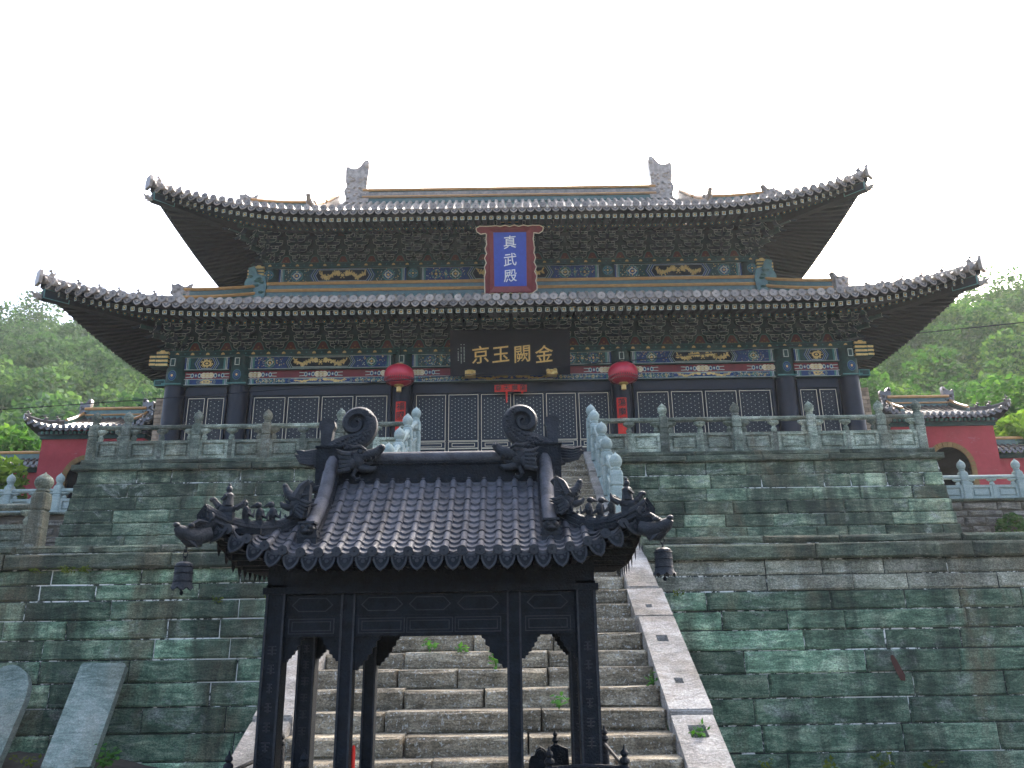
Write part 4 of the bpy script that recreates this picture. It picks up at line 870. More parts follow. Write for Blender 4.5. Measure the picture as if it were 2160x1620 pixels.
for Rf, xc in ((RL, 9.3), (RU, 7.5)):
    eaves(hall, Rf, .243, .10, .225, .20, 'tile', .075, 'tile', 'tile_green')
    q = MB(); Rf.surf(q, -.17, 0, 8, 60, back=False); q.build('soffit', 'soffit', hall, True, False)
    q = MB(); n = 60; q.ridge([Rf.P(-Rf.U+2*Rf.U*i/n, Rf.ye(-Rf.U+2*Rf.U*i/n)+.06, -.16) for i in range(n+1)], .07, 0, .11); q.build('eave_board', 'soffit', hall)
    n = int(2*(Rf.U-.35)/.207); mbS = MB()
    for i in range(n+1):
        x = -(Rf.U-.35)+2*(Rf.U-.35)*i/n; th = Rf.fan(x, xc-.4); y = Rf.ye(x); inn = Vector((-math.sin(th), math.cos(th)))
        zz = Rf.z(x, y); slp = .20*(1-.5*Rf.sx(x))
        inst('flying_rafter', frm, hall, T(x+inn.x*.14, y+inn.y*.14, zz-.245) @ RZ(th) @ RX(slp))
        inst('round_rafter', rrm, hall, T(x+inn.x*.68, y+inn.y*.68, zz-.265) @ RZ(th) @ RX(slp+.22) @ S(1, 1.15, 1))
    nv = int(2*(Rf.V-.35)/.207)
    for sg in (-1, 1):
        for i in range(nv+1):
            v = -(Rf.V-.35)+2*(Rf.V-.35)*i/nv; th = rad(45)*max(0, (abs(v)-(Rf.V-(Rf.U-xc+.4)))/(Rf.U-xc+.4))*(1 if v > 0 else -1)
            p = Vector(Rf.PS(sg, v, .14, -.245-.14*Rf.a)); d = Vector((-sg*math.cos(th), -math.sin(th), .2))
            a = Vector((math.sin(th), -sg*math.cos(th), 0))
            for st_, ln, wd in ((0, .85, .055), (.55, 1.6, .05)):
                b0 = p+d*st_+Vector((0, 0, -.0)); b1 = b0+d*ln; u_ = Vector((0, 0, wd)); mbS.add([b0-a*wd-u_, b0+a*wd-u_, b0+a*wd+u_, b0-a*wd+u_, b1-a*wd-u_, b1+a*wd-u_, b1+a*wd+u_, b1-a*wd+u_], [(0, 1, 2, 3), (0, 4, 5, 1), (1, 5, 6, 2), (3, 7, 4, 0)])
    tag(mbS.build('side_rafters', 'rafter', hall, fix=False), kind='stuff')
bs, hb, hb2 = beast_mesh('ridge_beast', 'tile', .62), hipbeast_mesh('hip_beast', 'tile', 1.0), hipbeast_mesh('hip_beast', 'tile', .9)
def cords(mb, p, hs, r=.045, mi=1, off=0.):
    for h in hs: mb.tube([(a, b, c+h) for a, b, c in p], r, 6, mi)
for Rf, kb, k1 in ((RL, 2.5, 4.15), (RU, 2.1, 4.0)):
    for sg in (-1, 1):
        p = Rf.hip(sg, .02, kb, 12); q = MB(); q.ridge(p, .17, -.02, .12, 0); cords(q, p, (.14,), .07, 0); q.build('hip_ridge', 'tile', hall, True)
        p = Rf.hip(sg, kb, k1, 10); q = MB(); q.ridge(p, .24, -.02, .36, 0); 
        dd = Vector((.7*sg, .7, 0))*0; off = [(a-sg*.09, b-.09, c) for a, b, c in p]; cords(q, off, (.37, .13), .05, 1); q.build('hip_ridge', ['tile_green', 'orange'], hall, True)
        pb = Rf.hip(sg, .02, kb, 12, front=False)+[]; q = MB(); q.ridge(Rf.hip(sg, .02, k1, 12, front=False), .2, -.02, .25, 0); q.build('hip_ridge', 'tile', hall, True)
        b = Rf.hip(sg, kb, kb+.1, 1)[0]; inst('hip_beast', hb, hall, T(b[0], b[1], b[2]+.1) @ (RZ(0) if sg < 0 else RZ(math.pi)) @ RZ(rad(20)))
        for j, k in enumerate((.16, .62, .98, 1.33, 1.68, 1.98)):
            if k > kb-.2: continue
            b = Rf.hip(sg, k, k+.1, 1)[0]; inst('ridge_beast', bs, hall, T(b[0], b[1], b[2]+.19) @ RZ(sg*rad(45)) @ S(*([1.0 if j == 0 else .8]*3)))
        # corner beam and its dragon-head socket
        tip = Vector(Rf.hip(sg, .0, .1, 1)[0]); inn = Vector((-sg*.7071, .7071, .10)); a = Vector((.7071, sg*.7071, 0)); q = MB()
        c0 = tip+inn*.10+Vector((0, 0, -.36)); c1 = c0+inn*3.2+Vector((0, 0, -.35))
        for P0, P1 in ((c0, c1),): q.add([P0-a*.12+Vector((0, 0, -.13)), P0+a*.12+Vector((0, 0, -.13)), P0+a*.12+Vector((0, 0, .13)), P0-a*.12+Vector((0, 0, .13)), P1-a*.12+Vector((0, 0, -.13)), P1+a*.12+Vector((0, 0, -.13)), P1+a*.12+Vector((0, 0, .13)), P1-a*.12+Vector((0, 0, .13))], [(0, 1, 2, 3), (0, 4, 5, 1), (1, 5, 6, 2), (2, 6, 7, 3), (3, 7, 4, 0), (7, 6, 5, 4)], 0)
        fwd = -Vector((inn.x, inn.y, 0)); ee = rect(-.12, .12, -.13, .13); q.ring(ee, insetp(ee, .03), c0+fwd*.004, tuple(a), (0, 0, 1), 1)
        sd_ = a*(-sg)*-1; 
        for s3 in (-1, 1): ee = rect(0, .6, -.13, .13); q.ring(ee, insetp(ee, .022), c0+a*s3*.124, tuple(inn+Vector((0, 0, -.11))), (0, 0, 1), 1)
        q.build('corner_beam', ['rafter', 'teal'], hall); q = MB(); dragonhead(q, T(tip.x+sg*.0, tip.y-.0, tip.z-.50) @ RZ(rad(135) if sg > 0 else rad(45)), .26); q.build('corner_dragon_head', 'tile', hall, True)
        q = MB(); q.prism([(-.16, -.1), (.16, -.1), (.2, .1), (.12, .28), (-.12, .28), (-.2, .1)], tuple(tip+Vector((0, 0, -.02))), tuple(a), (0, 0, 1), tuple(fwd), .08); q.build('corner_tile', 'tile', hall)
# ridge round the foot of the upper storey
for path, nm in (([(-7.75, 22.52, 11.72), (7.75, 22.52, 11.72)], 'foot_ridge'), ([(-7.75, 22.52, 11.72), (-7.75, 29.4, 11.72)], 'foot_ridge'), ([(7.75, 22.52, 11.72), (7.75, 29.4, 11.72)], 'foot_ridge')):
    q = MB(); q.ridge(path, .26, -.25, .40, 0); off = [(a, b-.13, c) for a, b, c in path] if path[0][1] == path[1][1] else path; cords(q, off, (.36, .13), .055, 1); q.build(nm, ['tile_green', 'orange'], hall, True)
for sg in (-1, 1):
    q = MB(); x = sg*7.82; q.prism([(-.3, -.1), (.3, -.1), (.32, .5), (.2, .75), (.24, 1.0), (.05, 1.05), (-.05, .8), (-.3, .7), (-.36, .4)], (x, 22.6, 11.6), (sg, 0, 0), (0, 0, 1), (0, -1, 0), .3)
    for k in range(10): q.ell((x+R.uniform(-.22, .22), 22.3, 11.6+R.uniform(.05, .75)), (.09, .06, .05), 0, 6, 4)
    q.build('corner_ornament', 'tile_green', hall, True)
    p = [(sg*6.3, y, RU.z(6.2, y)) for y in (25.9, 25.4, 24.9, 24.4, 23.9, 23.4, 22.9, 22.55)]; q = MB(); q.ridge(p, .24, -.05, .34, 0); cords(q, [(a-sg*.02, b-.02, c) for a, b, c in p], (.40,), .07, 1); q.build('gable_ridge', ['tile', 'orange'], hall, True)
    q = MB(); dragonhead(q, T(sg*6.3, 22.45, RU.z(6.2, 22.45)) @ RZ(rad(90)), .75); q.build('gable_beast', 'tile', hall, True)
    q = MB(); q.add([(sg*6.1, 23.9, 15.2), (sg*6.1, 28.1, 15.2), (sg*6.1, 26, 16.95)], [(0, 1, 2)]); q.build('gable', 'redbrown', hall, fix=False)
    chiwen('ridge_dragon', hall, sg*5.6, 26, 16.92, -sg, .82, 1.78, .34, 'tile')
q = MB(); q.ridge([(-5.5, 26, 16.9), (5.5, 26, 16.9)], .28, 0, .50, 0); q.ridge([(-5.5, 25.9, 16.9), (5.5, 25.9, 16.9)], .2, .2, .40, 2); cords(q, [(-5.4, 25.84, 16.9), (5.4, 25.84, 16.9)], (.52, .24), .055, 1); q.build('main_ridge', ['tile_green', 'orange', 'tile'], hall, True)
# doors
def leaf(w, h, pitch):
    f = MB(); s = .07
    for a, b, c, d in ((-w/2, w/2, 0, .08), (-w/2, w/2, h-.08, h), (-w/2, -w/2+s, .08, h-.08), (w/2-s, w/2, .08, h-.08), (-w/2+s, w/2-s, .86, .92), (-w/2+s, w/2-s, 1.08, 1.15)): f.box(a, b, 0, .07, c, d)
    f.box(-w/2+s, w/2-s, .03, .06, .08, h-.08)
    fm_ = f.mesh('door', ['navy']); t = MB()
    def line(r_, wd, y): q_ = insetp(r_, wd); t.ring(r_, q_, (0, y, 0))
    i = s*.35
    line(rect(-w/2+i, w/2-i, 1.10, h-.03), .014, -.004); line(rect(-w/2+i, w/2-i, .03, .89), .014, -.004); line(rect(-w/2+i, w/2-i, .895, 1.085), .013, -.004)
    line(rect(-w/2+s+.05, w/2-s-.05, .945, 1.045), .013, .025); line([(-w/2+s+.06, .16), (w/2-s-.06, .16), (w/2-s-.06, .62), (w/2-s-.16, .74), (-w/2+s+.16, .74), (-w/2+s+.06, .62)], .014, .025)
    tm = t.mesh('door_trim', ['cream'], fix=False)
    l = MB(); x0, x1, z0, z1 = -w/2+s+.015, w/2-s-.015, 1.165, h-.095
    def clip(px, pz, dx, dz):
        ta, tb = -9, 9
        for p, d, lo, hi in ((px, dx, x0, x1), (pz, dz, z0, z1)):
            if abs(d) < 1e-6:
                if not lo <= p <= hi: return None
                continue
            u, v = sorted(((lo-p)/d, (hi-p)/d)); ta, tb = max(ta, u), min(tb, v)
        return (ta, tb) if tb-ta > .03 else None
    cx, cz = 0, (z0+z1)/2; bw = .008
    for ang in (90, 30, 150):
        dx, dz = math.cos(rad(ang)), math.sin(rad(ang)); nx_, nz_ = -dz, dx
        for k in range(-40, 41):
            c = clip(cx+nx_*k*pitch*.5, cz+nz_*k*pitch*.5, dx, dz)
            if not c or k % 2 == 0 and False: continue
            px, pz = cx+nx_*k*pitch*.5, cz+nz_*k*pitch*.5
            A, B = (px+dx*c[0], pz+dz*c[0]), (px+dx*c[1], pz+dz*c[1])
            l.add([(A[0]-nx_*bw, .012, A[1]-nz_*bw), (A[0]+nx_*bw, .012, A[1]+nz_*bw), (B[0]+nx_*bw, .012, B[1]+nz_*bw), (B[0]-nx_*bw, .012, B[1]-nz_*bw)], [(0, 1, 2, 3)], 0)
    n = MB(); hx = pitch/math.sqrt(3)
    i0 = 0
    while True:
        z = z0+.03+i0*pitch*.5
        if z > z1-.02: break
        x = x0+.03+(i0 % 2)*pitch*.866
        while x < x1-.02: n.flat(circ(x, z, .0125, n=6), (0, .008, 0)); x += pitch*1.732
        i0 += 1
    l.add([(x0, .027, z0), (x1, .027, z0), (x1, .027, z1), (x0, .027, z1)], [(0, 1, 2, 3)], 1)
    return fm_, tm, l.mesh('lattice', ['latt', 'void'], fix=False), n.mesh('lattice_studs', ['pale'], fix=False)
M['latt'] = simple('lattice_wood', (.016, .021, .028), .5, .3, 8)
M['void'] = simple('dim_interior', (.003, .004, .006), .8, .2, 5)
for (a, b, n) in ((-2.74, 2.74, 6), (-7.2, -3.34, 4), (3.34, 7.2, 4), (-8.98, -7.86, 2), (7.86, 8.98, 2)):
    jam = .06 if n > 2 else .03; w = (b-a-2*jam)/n; fm_, tm, lm, sm_ = leaf(w-.03, 2.44, .125 if n != 6 else .105)
    for k in range(n):
        m = T(a+jam+w*(k+.5), YF+.04, 5.62); o = inst('door', fm_, hall, m); inst('door_trim', tm, o, m); inst('lattice', lm, o, m); tag(inst('lattice_studs', sm_, o, m), kind='stuff')
    q = MB(); q.box(a, b, YF, YF+.16, 8.07, 8.35); q.box(a, a+jam, YF, YF+.16, 5.4, 8.07); q.box(b-jam, b, YF, YF+.16, 5.4, 8.07); q.box(a, b, YF-.04, YF+.16, 5.4, 5.61); q.build('door_surround', 'navy', hall)
# ------------------------------------------------------------------ plaques, lanterns, papers
t = thing('hanging_plaque', (0, 21.5, 11.4), 'tall blue plaque with three white characters in a scalloped maroon frame', 'plaque')
A = Vector((0, 21.88, 11.42)); Bp = Vector((0, 20.92, 13.10)); ub_ = (Bp-A).normalized(); nn = Vector((0, -ub_.z, ub_.y)); H = (Bp-A).length
def wavy(x0, z0, x1, z1, n, amp):
    dx, dz = x1-x0, z1-z0; l = math.hypot(dx, dz); return [(x0+dx*i/n+dz/l*amp*math.sin(i*math.pi*.9), z0+dz*i/n-dx/l*amp*math.sin(i*math.pi*.9)) for i in range(n)]
q = MB(); out = wavy(-.78, -.02, .78, -.02, 12, .03)+wavy(.80, .1, .70, H-.2, 12, .03)+[(.72, H-.18), (.86, H-.2), (.98, H-.12), (1.0, H), (.88, H+.06)]+wavy(.8, H+.06, -.8, H+.06, 12, .02)+[(-.88, H+.06), (-1.0, H), (-.98, H-.12), (-.86, H-.2), (-.72, H-.18)]+wavy(-.70, H-.2, -.80, .1, 12, .03)
ring2 = insetp(out, .03)
q.prism(out, A, (1, 0, 0), ub_, nn, .06, 0, 1, .028); q.build('frame', ['maroon', 'cream'], t)
q = MB(); e = rect(-.48, .48, .22, H-.14); e2 = rect(-.62, .62, .06, H-.04); q.add([A+Vector((1, 0, 0))*a+ub_*b+nn*.13 for a, b in e2]+[A+Vector((1, 0, 0))*a+ub_*b+nn*.075 for a, b in e], [(i, (i+1) % 4, 4+(i+1) % 4, 4+i) for i in range(4)]); q.add([A+Vector((1, 0, 0))*a+ub_*b+nn*.06 for a, b in e2]+[A+Vector((1, 0, 0))*a+ub_*b+nn*.13 for a, b in e2], [(i, (i+1) % 4, 4+(i+1) % 4, 4+i) for i in range(4)]); q.build('bevel_moulding', 'maroon', t)
q = MB(); q.flat(e, A+nn*.074, (1, 0, 0), ub_); q.build('blue_field', 'blueboard', t, fix=False)
Qp = Matrix(((1, 0, 0, 0), (0, -nn.y, ub_.y, 0), (0, -nn.z, ub_.z, 0), (0, 0, 0, 1)))
for ch, h in (('真', H-.42), ('武', H-.93), ('殿', .53)):
    me = glyph(ch, .40, .02, .006); me.materials.clear(); me.materials.append(M['silver']); p = A+ub_*h+nn*.088; inst('character', me, t, T(*p) @ Qp)
q = MB(); q.box(-.5, -.44, 21.3, 22.7, 12.75, 12.82); q.box(.44, .5, 21.3, 22.7, 12.75, 12.82); q.build('support_bar', 'navy', t)
t = thing('hanging_plaque', (0, 20.4, 8.4), 'wide black plaque with four gold characters over the central doors', 'plaque')
A = Vector((-.04, 20.55, 8.40)); Bp = Vector((-.04, 20.20, 9.60)); ub_ = (Bp-A).normalized(); nn = Vector((0, -ub_.z, ub_.y)); H = (Bp-A).length
Qp = Matrix(((1, 0, 0, 0), (0, -nn.y, ub_.y, 0), (0, -nn.z, ub_.z, 0), (0, 0, 0, 1)))
q = MB(); q.prism(rect(-1.62, 1.62, 0, H), A, (1, 0, 0), ub_, nn, .07); q.build('board', 'black', t)
q = MB(); ee = rect(-1.62, 1.62, 0, H); q.prism(ee, A+nn*.0, (1, 0, 0), ub_, nn, -.02); q.build('backing', 'navy', t)
for ch, x in (('京', -.80), ('玉', -.25), ('闕', .33), ('金', .92)):
    me = glyph(ch, .50, .03, .006); me.materials.clear(); me.materials.append(M['gold']); p = A+Vector((x, 0, 0))+ub_*(H*.46)+nn*.088; inst('character', me, t, T(*p) @ Qp)
q = MB()
for c, (x, n) in enumerate(((-1.24, 13), (-1.32, 14), (-1.40, 9))):
    for k in range(n):
        if R.random() < .15: continue
        z = H*.68-k*.038-(.12 if c == 2 else 0); q.flat(rect(x-.013, x+.013, z-.006, z+.012), A+nn*.073, (1, 0, 0), ub_)
q.build('small_inscription', 'pale', t, fix=False)
for x in (-1.12, 1.08):
    q = MB(); q.box(x-.14, x+.14, 20.36, 20.62, 8.36, 8.50)
    for k in range(9): q.ell((x+R.uniform(-.12, .12), 20.35, 8.43+R.uniform(-.06, .06)), (.05, .04, .035), 0, 6, 4)
    q.build('gilt_bracket', 'gold', t)
q = MB(); q.box(-1.2, -1.16, 20.3, 20.95, 9.3, 9.34); q.box(1.1, 1.14, 20.3, 20.95, 9.3, 9.34); q.build('support_bar', 'navy', t)
for x, z, lab in ((-3.0, 8.34, 'round red lantern hanging left of the black plaque'), (2.96, 8.31, 'round red lantern hanging right of the black plaque')):
    t = thing('red_lantern', (x, 20.2, z-.3), lab, 'lantern', 'red lanterns under the eaves')
    pr = [(.40*math.sin(math.pi*k/14)**.8 if 0 < k < 14 else .1, -.29*math.cos(math.pi*k/14)) for k in range(1, 14)]
    q = MB(); q.lathe(pr, (x, 20.2, z), 48, 0, lambda a: 1-.022*abs(math.sin(a*12))); q.build('shade', 'lantern', t, True)
    q = MB(); q.lathe([(.12, 0), (.13, .03), (.10, .05)], (x, 20.2, z+.27), 14); q.lathe([(.11, 0), (.13, .02), (.12, .05)], (x, 20.2, z-.32), 14); q.build('cap_ring', 'gold', t, True)
    q = MB(); n = 40
    for row in (-.13, -.20):
        for k in range(n): a = 2*math.pi*k/n; rr_ = .385 if row > -.16 else .34; q.box(x+rr_*math.cos(a)-.012, x+rr_*math.cos(a)+.012, 20.2+rr_*math.sin(a)-.012, 20.2+rr_*math.sin(a)+.012, z+row-.02, z+row+.02)
    tag(q.build('printed_border', 'maroon', t), kind='stuff')
    q = MB()
    for k in range(14): a = 2*math.pi*k/14; q.tube([(x+.05*math.cos(a), 20.2+.05*math.sin(a), z-.31), (x+.055*math.cos(a), 20.2+.055*math.sin(a), z-.46)], .012, 4)
    q.build('tassel', 'gold', t)
    q = MB(); q.tube([(x, 20.2, z+.3), (x, 20.3, z+.9), (x, 20.4, z+1.3)], .008, 5); q.build('hanging_cord', 'black', t)
def paper(name, label, x0, x1, z0, z1, y, text, vert, size):
    t = thing(name, ((x0+x1)/2, y, z0), label, 'paper banner', 'red papers on the hall front'); q = MB()
    n = 6; vs = []
    for k in range(n+1):
        z = z0+(z1-z0)*k/n; c = .012*math.sin(k*1.7+x0)
        vs += [(x0+c*.3, y+.02, z), ((x0+x1)/2, y-.02+c*.3, z), (x1+c*.3, y+.02, z)]
    q.add(vs, [(k*3+i, k*3+i+1, k*3+i+4, k*3+i+3) for k in range(n) for i in range(2)]); q.build('sheet', 'paper', t, fix=False)
    for k, ch in enumerate(text):
        me = glyph(ch, size, .006, .006); me.materials.clear(); me.materials.append(M['ink'])
        p = ((x0+x1)/2, y-.035, z1-size*.62-k*size*1.12) if vert else (x0+(x1-x0)*(k+.5)/len(text), y-.035, (z0+z1)/2)
        inst('character', me, t, T(*p))
    return t
paper('paper_couplet', 'red paper couplet on the column under the left lantern', -3.15, -2.88, 6.1, 7.76, 20.71, '福國', True, .23)
paper('paper_couplet', 'red paper couplet on the column under the right lantern', 2.82, 3.09, 6.1, 7.78, 20.71, '蕩魔行', True, .23)
t = paper('paper_banner', 'short torn red paper banner over the middle doors', -.48, .40, 8.02, 8.22, 20.80, '尊天魔蕩', False, .18)
q = MB(); q.add([(-.18, 20.80, 8.03), (-.12, 20.80, 8.03), (-.13, 20.80, 7.72), (-.165, 20.79, 7.70)], [(0, 1, 2, 3)]); q.add([(.24, 20.80, 8.03), (.31, 20.80, 8.03), (.29, 20.80, 7.95), (.25, 20.79, 7.96)], [(0, 1, 2, 3)]); q.build('torn_strip', 'paper', t, fix=False)
q = MB(); pts = []
for k in range(25): s = k/24; pts.append((-13.5+27.5*s, 18.0, 6.82+2.05*s-.55*4*s*(1-s)*.28+.0))
q.tube(pts, .012, 5); o = q.build('overhead_cable', 'black'); tag(o, 'thin black cable strung across in front of the hall', 'cable')

# ------------------------------------------------------------------ iron incense burner
CX, CY_ = -.46, 4.9
bu = thing('incense_burner', (CX, CY_, 0), 'black cast-iron incense burner shaped like a tiled pavilion before the stairs', 'incense burner')
def B(mb, name, mat=('iron', 'iron_edge'), smooth=False, fix=True, parent=None):
    mat = [mat] if isinstance(mat, str) else list(mat)
    if max(mb.m) == 0: mat = mat[:1]
    return mb.build(name, mat, parent or bu, smooth, fix)
q = MB(); q.box(CX-1.05, CX+1.05, 4.3, 5.5, -.25, .16); q.box(CX-.95, CX+.95, 4.38, 5.42, .16, .30); q.build('plinth', 'stringer', bu)
q = MB(); q.lathe([(.55, .30), (.62, .36), (.5, .45), (.60, .52), (.68, .62), (.66, .66)], (CX, CY_, 0), 24); q.v = [(CX+(p[0]-CX)*1.22, CY_+(p[1]-CY_)*.72, p[2]) for p in q.v]; B(q, 'vessel', smooth=True)
q = MB(); q.box(CX-1.0, CX+1.0, 4.40, 5.40, .66, .74); q.box(CX-.95, CX+.95, 4.44, 5.36, .74, .77); B(q, 'gallery_floor')
def sq_post(x, y, w, z0, z1):
    q = MB(); q.box(x-w/2, x+w/2, y-w/2, y+w/2, z0, z1)
    for s in (-1, 1): q.box(x+s*w*.42-.005, x+s*w*.42+.005, y-w/2-.006, y-w/2, z0+.1, z1-.05, 1)
    if w > .09:
        for k in range(6):
            z = z1-.34-k*.095
            for j in range(3): ww = R.uniform(.012, .024); q.box(x-ww, x+ww, y-w/2-.006, y-w/2, z-.02+j*.018, z-.014+j*.018, 1)
            q.box(x-.004, x+.004, y-w/2-.006, y-w/2, z-.025, z+.02, 1)
    B(q, 'post', ['iron', 'iron_edge'])
for y in (4.555, 5.30):
    for x, w in ((-.845, .11), (-.452, .08), (.452, .08), (.845, .11)): sq_post(CX+x, y, w, .765, 1.90)
scal = [(0, 0), (0, -.20), (.025, -.205), (.035, -.18), (.055, -.175), (.06, -.15), (.085, -.142), (.088, -.115), (.112, -.105), (.112, -.075), (.138, -.062), (.138, -.03), (.16, -.02), (.165, 0)]
for y, yy in ((4.55, 0), (5.30, 1)):
    for a, b, tag_ in ((-.79, -.492, 's'), (-.412, .412, 'c'), (.492, .79, 's')):
        x0, x1 = CX+a, CX+b; q = MB(); q.box(x0, x1, y-.035, y+.035, 1.625, 1.735); q.box(x0, x1, y-.03, y+.03, 1.74, 1.845); q.box(x0, x1, y-.042, y+.042, 1.733, 1.742)
        n = 1 if tag_ == 's' else 3
        for k in range(n):
            l = x0+.02+(x1-x0-.04)*k/n; r_ = x0+.02+(x1-x0-.04)*(k+1)/n-.01
            for ins in (0.0, .018): f_ = rect(l+ins, r_-ins, 1.64+ins*.8, 1.72-ins*.8); g_ = insetp(f_, .005); q.ring(f_, g_, (0, y-.04, 0), mi=1); q.ring(f_, f_, (0, y-.036, 0)); q.add([(p[0], y-.04, p[1]) for p in f_]+[(p[0], y-.034, p[1]) for p in f_], [(i, (i+1) % 4, 4+(i+1) % 4, 4+i) for i in range(4)])
            f_ = [(l+.01, 1.79), (l+.05, 1.755), (r_-.05, 1.755), (r_-.01, 1.79), (r_-.05, 1.83), (l+.05, 1.83)]; q.ring(f_, insetp(f_, .006), (0, y-.036, 0), mi=1)
        B(q, 'beam_panel', ['iron', 'iron_edge'], fix=False)
        s_ = .62 if tag_ == 's' else .85
        for xx, sg in ((x0, 1), (x1, -1)): q = MB(); q.prism([(p*s_, z*s_) for p, z in scal], (xx, y+.018, 1.625), (sg, 0, 0), (0, 0, 1), (0, -1, 0), .036, 0); B(q, 'spandrel')
for x in (-.845, .845):
    q = MB(); q.box(CX+x-.03, CX+x+.03, 4.61, 5.25, 1.625, 1.845); B(q, 'beam_panel')
q = MB(); q.box(CX-.915, CX+.915, 4.485, 5.37, 1.85, 1.885); q.box(CX-.895, CX+.895, 4.50, 5.35, 1.885, 2.04)
B(q, 'cornice')
RB = Roof(CX, 1.17, CY_, 4.19, 4.25, 2.035, .22, .62, 2.0, .55, .42, 4.88, xg=.66)
def tube_row(x, p):
    q = MB(); y0, y1 = RB.ye(x), RB.ymax(x); n = max(1, int(round((y1-y0)/.095)))
    for k in range(n):
        a, b = y0+(y1-y0)*k/n, y0+(y1-y0)*(k+1)/n; q.tube([RB.P(x, a, .012), RB.P(x, (a+b)/2, .011), RB.P(x, b, .006)], [.0205, .0200, .0194], 10, 0, True)
    B(q, 'tube_tile_row', 'iron_tile', True)
eaves(bu, RB, .092, .026, .086, .092, 'iron', .02, 'iron_tile', 'iron_tile', rows_as_parts=tube_row)
xs, stp = RB.front_cols(.092)
for i in range(len(xs)-1):
    x0, x1 = xs[i]+.013, xs[i+1]-.013; xm = (x0+x1)/2; y0, y1 = RB.ye(xm), min(RB.ymax(xs[i]), RB.ymax(xs[i+1]))
    if y1-y0 < .06: continue
    n = max(2, int((y1-y0)/.045)); q = MB(); m = 4
    for k in range(n):
        a, b = y0+(y1-y0)*k/n, y0+(y1-y0)*(k+1)/n+.004; vs = []
        for j in range(m+1):
            u = j/m; x = x0+(x1-x0)*u; sag = -.016*math.sin(math.pi*u); fr_ = -.012*math.sin(math.pi*u)
            vs += [(CX+x, a+fr_, RB.z(x, a)+sag+.004), (CX+x, a+fr_, RB.z(x, a)+sag+.019), (CX+x, b+fr_, RB.z(x, b)+sag+.005)]
        q.add(vs, [(j*3+e_, j*3+3+e_, j*3+4+e_, j*3+1+e_) for j in range(m) for e_ in (0, 1)])
    B(q, 'pan_tile_row', 'iron_tile', False, False)
q = MB(); RB.surf(q, -.035, 0, 5, 30); B(q, 'soffit', fix=False)
q = MB()
for k in range(34):
    x = -1.12+2.24*k/33; y = RB.ye(x); q.box(CX+x-.014, CX+x+.014, y+.03, y+.3, RB.z(x, y)-.065, RB.z(x, y)-.035)
for sg in (-1, 1):
    for k in range(18): v = -RB.V+.06+(2*RB.V-.12)*k/17; p = RB.PS(sg, v, .03, -.065); a, b = sorted((p[0], p[0]-sg*.25)); q.box(a, b, p[1]-.014, p[1]+.014, p[2], p[2]+.03)
tag(B(q, 'rafters'), kind='stuff')
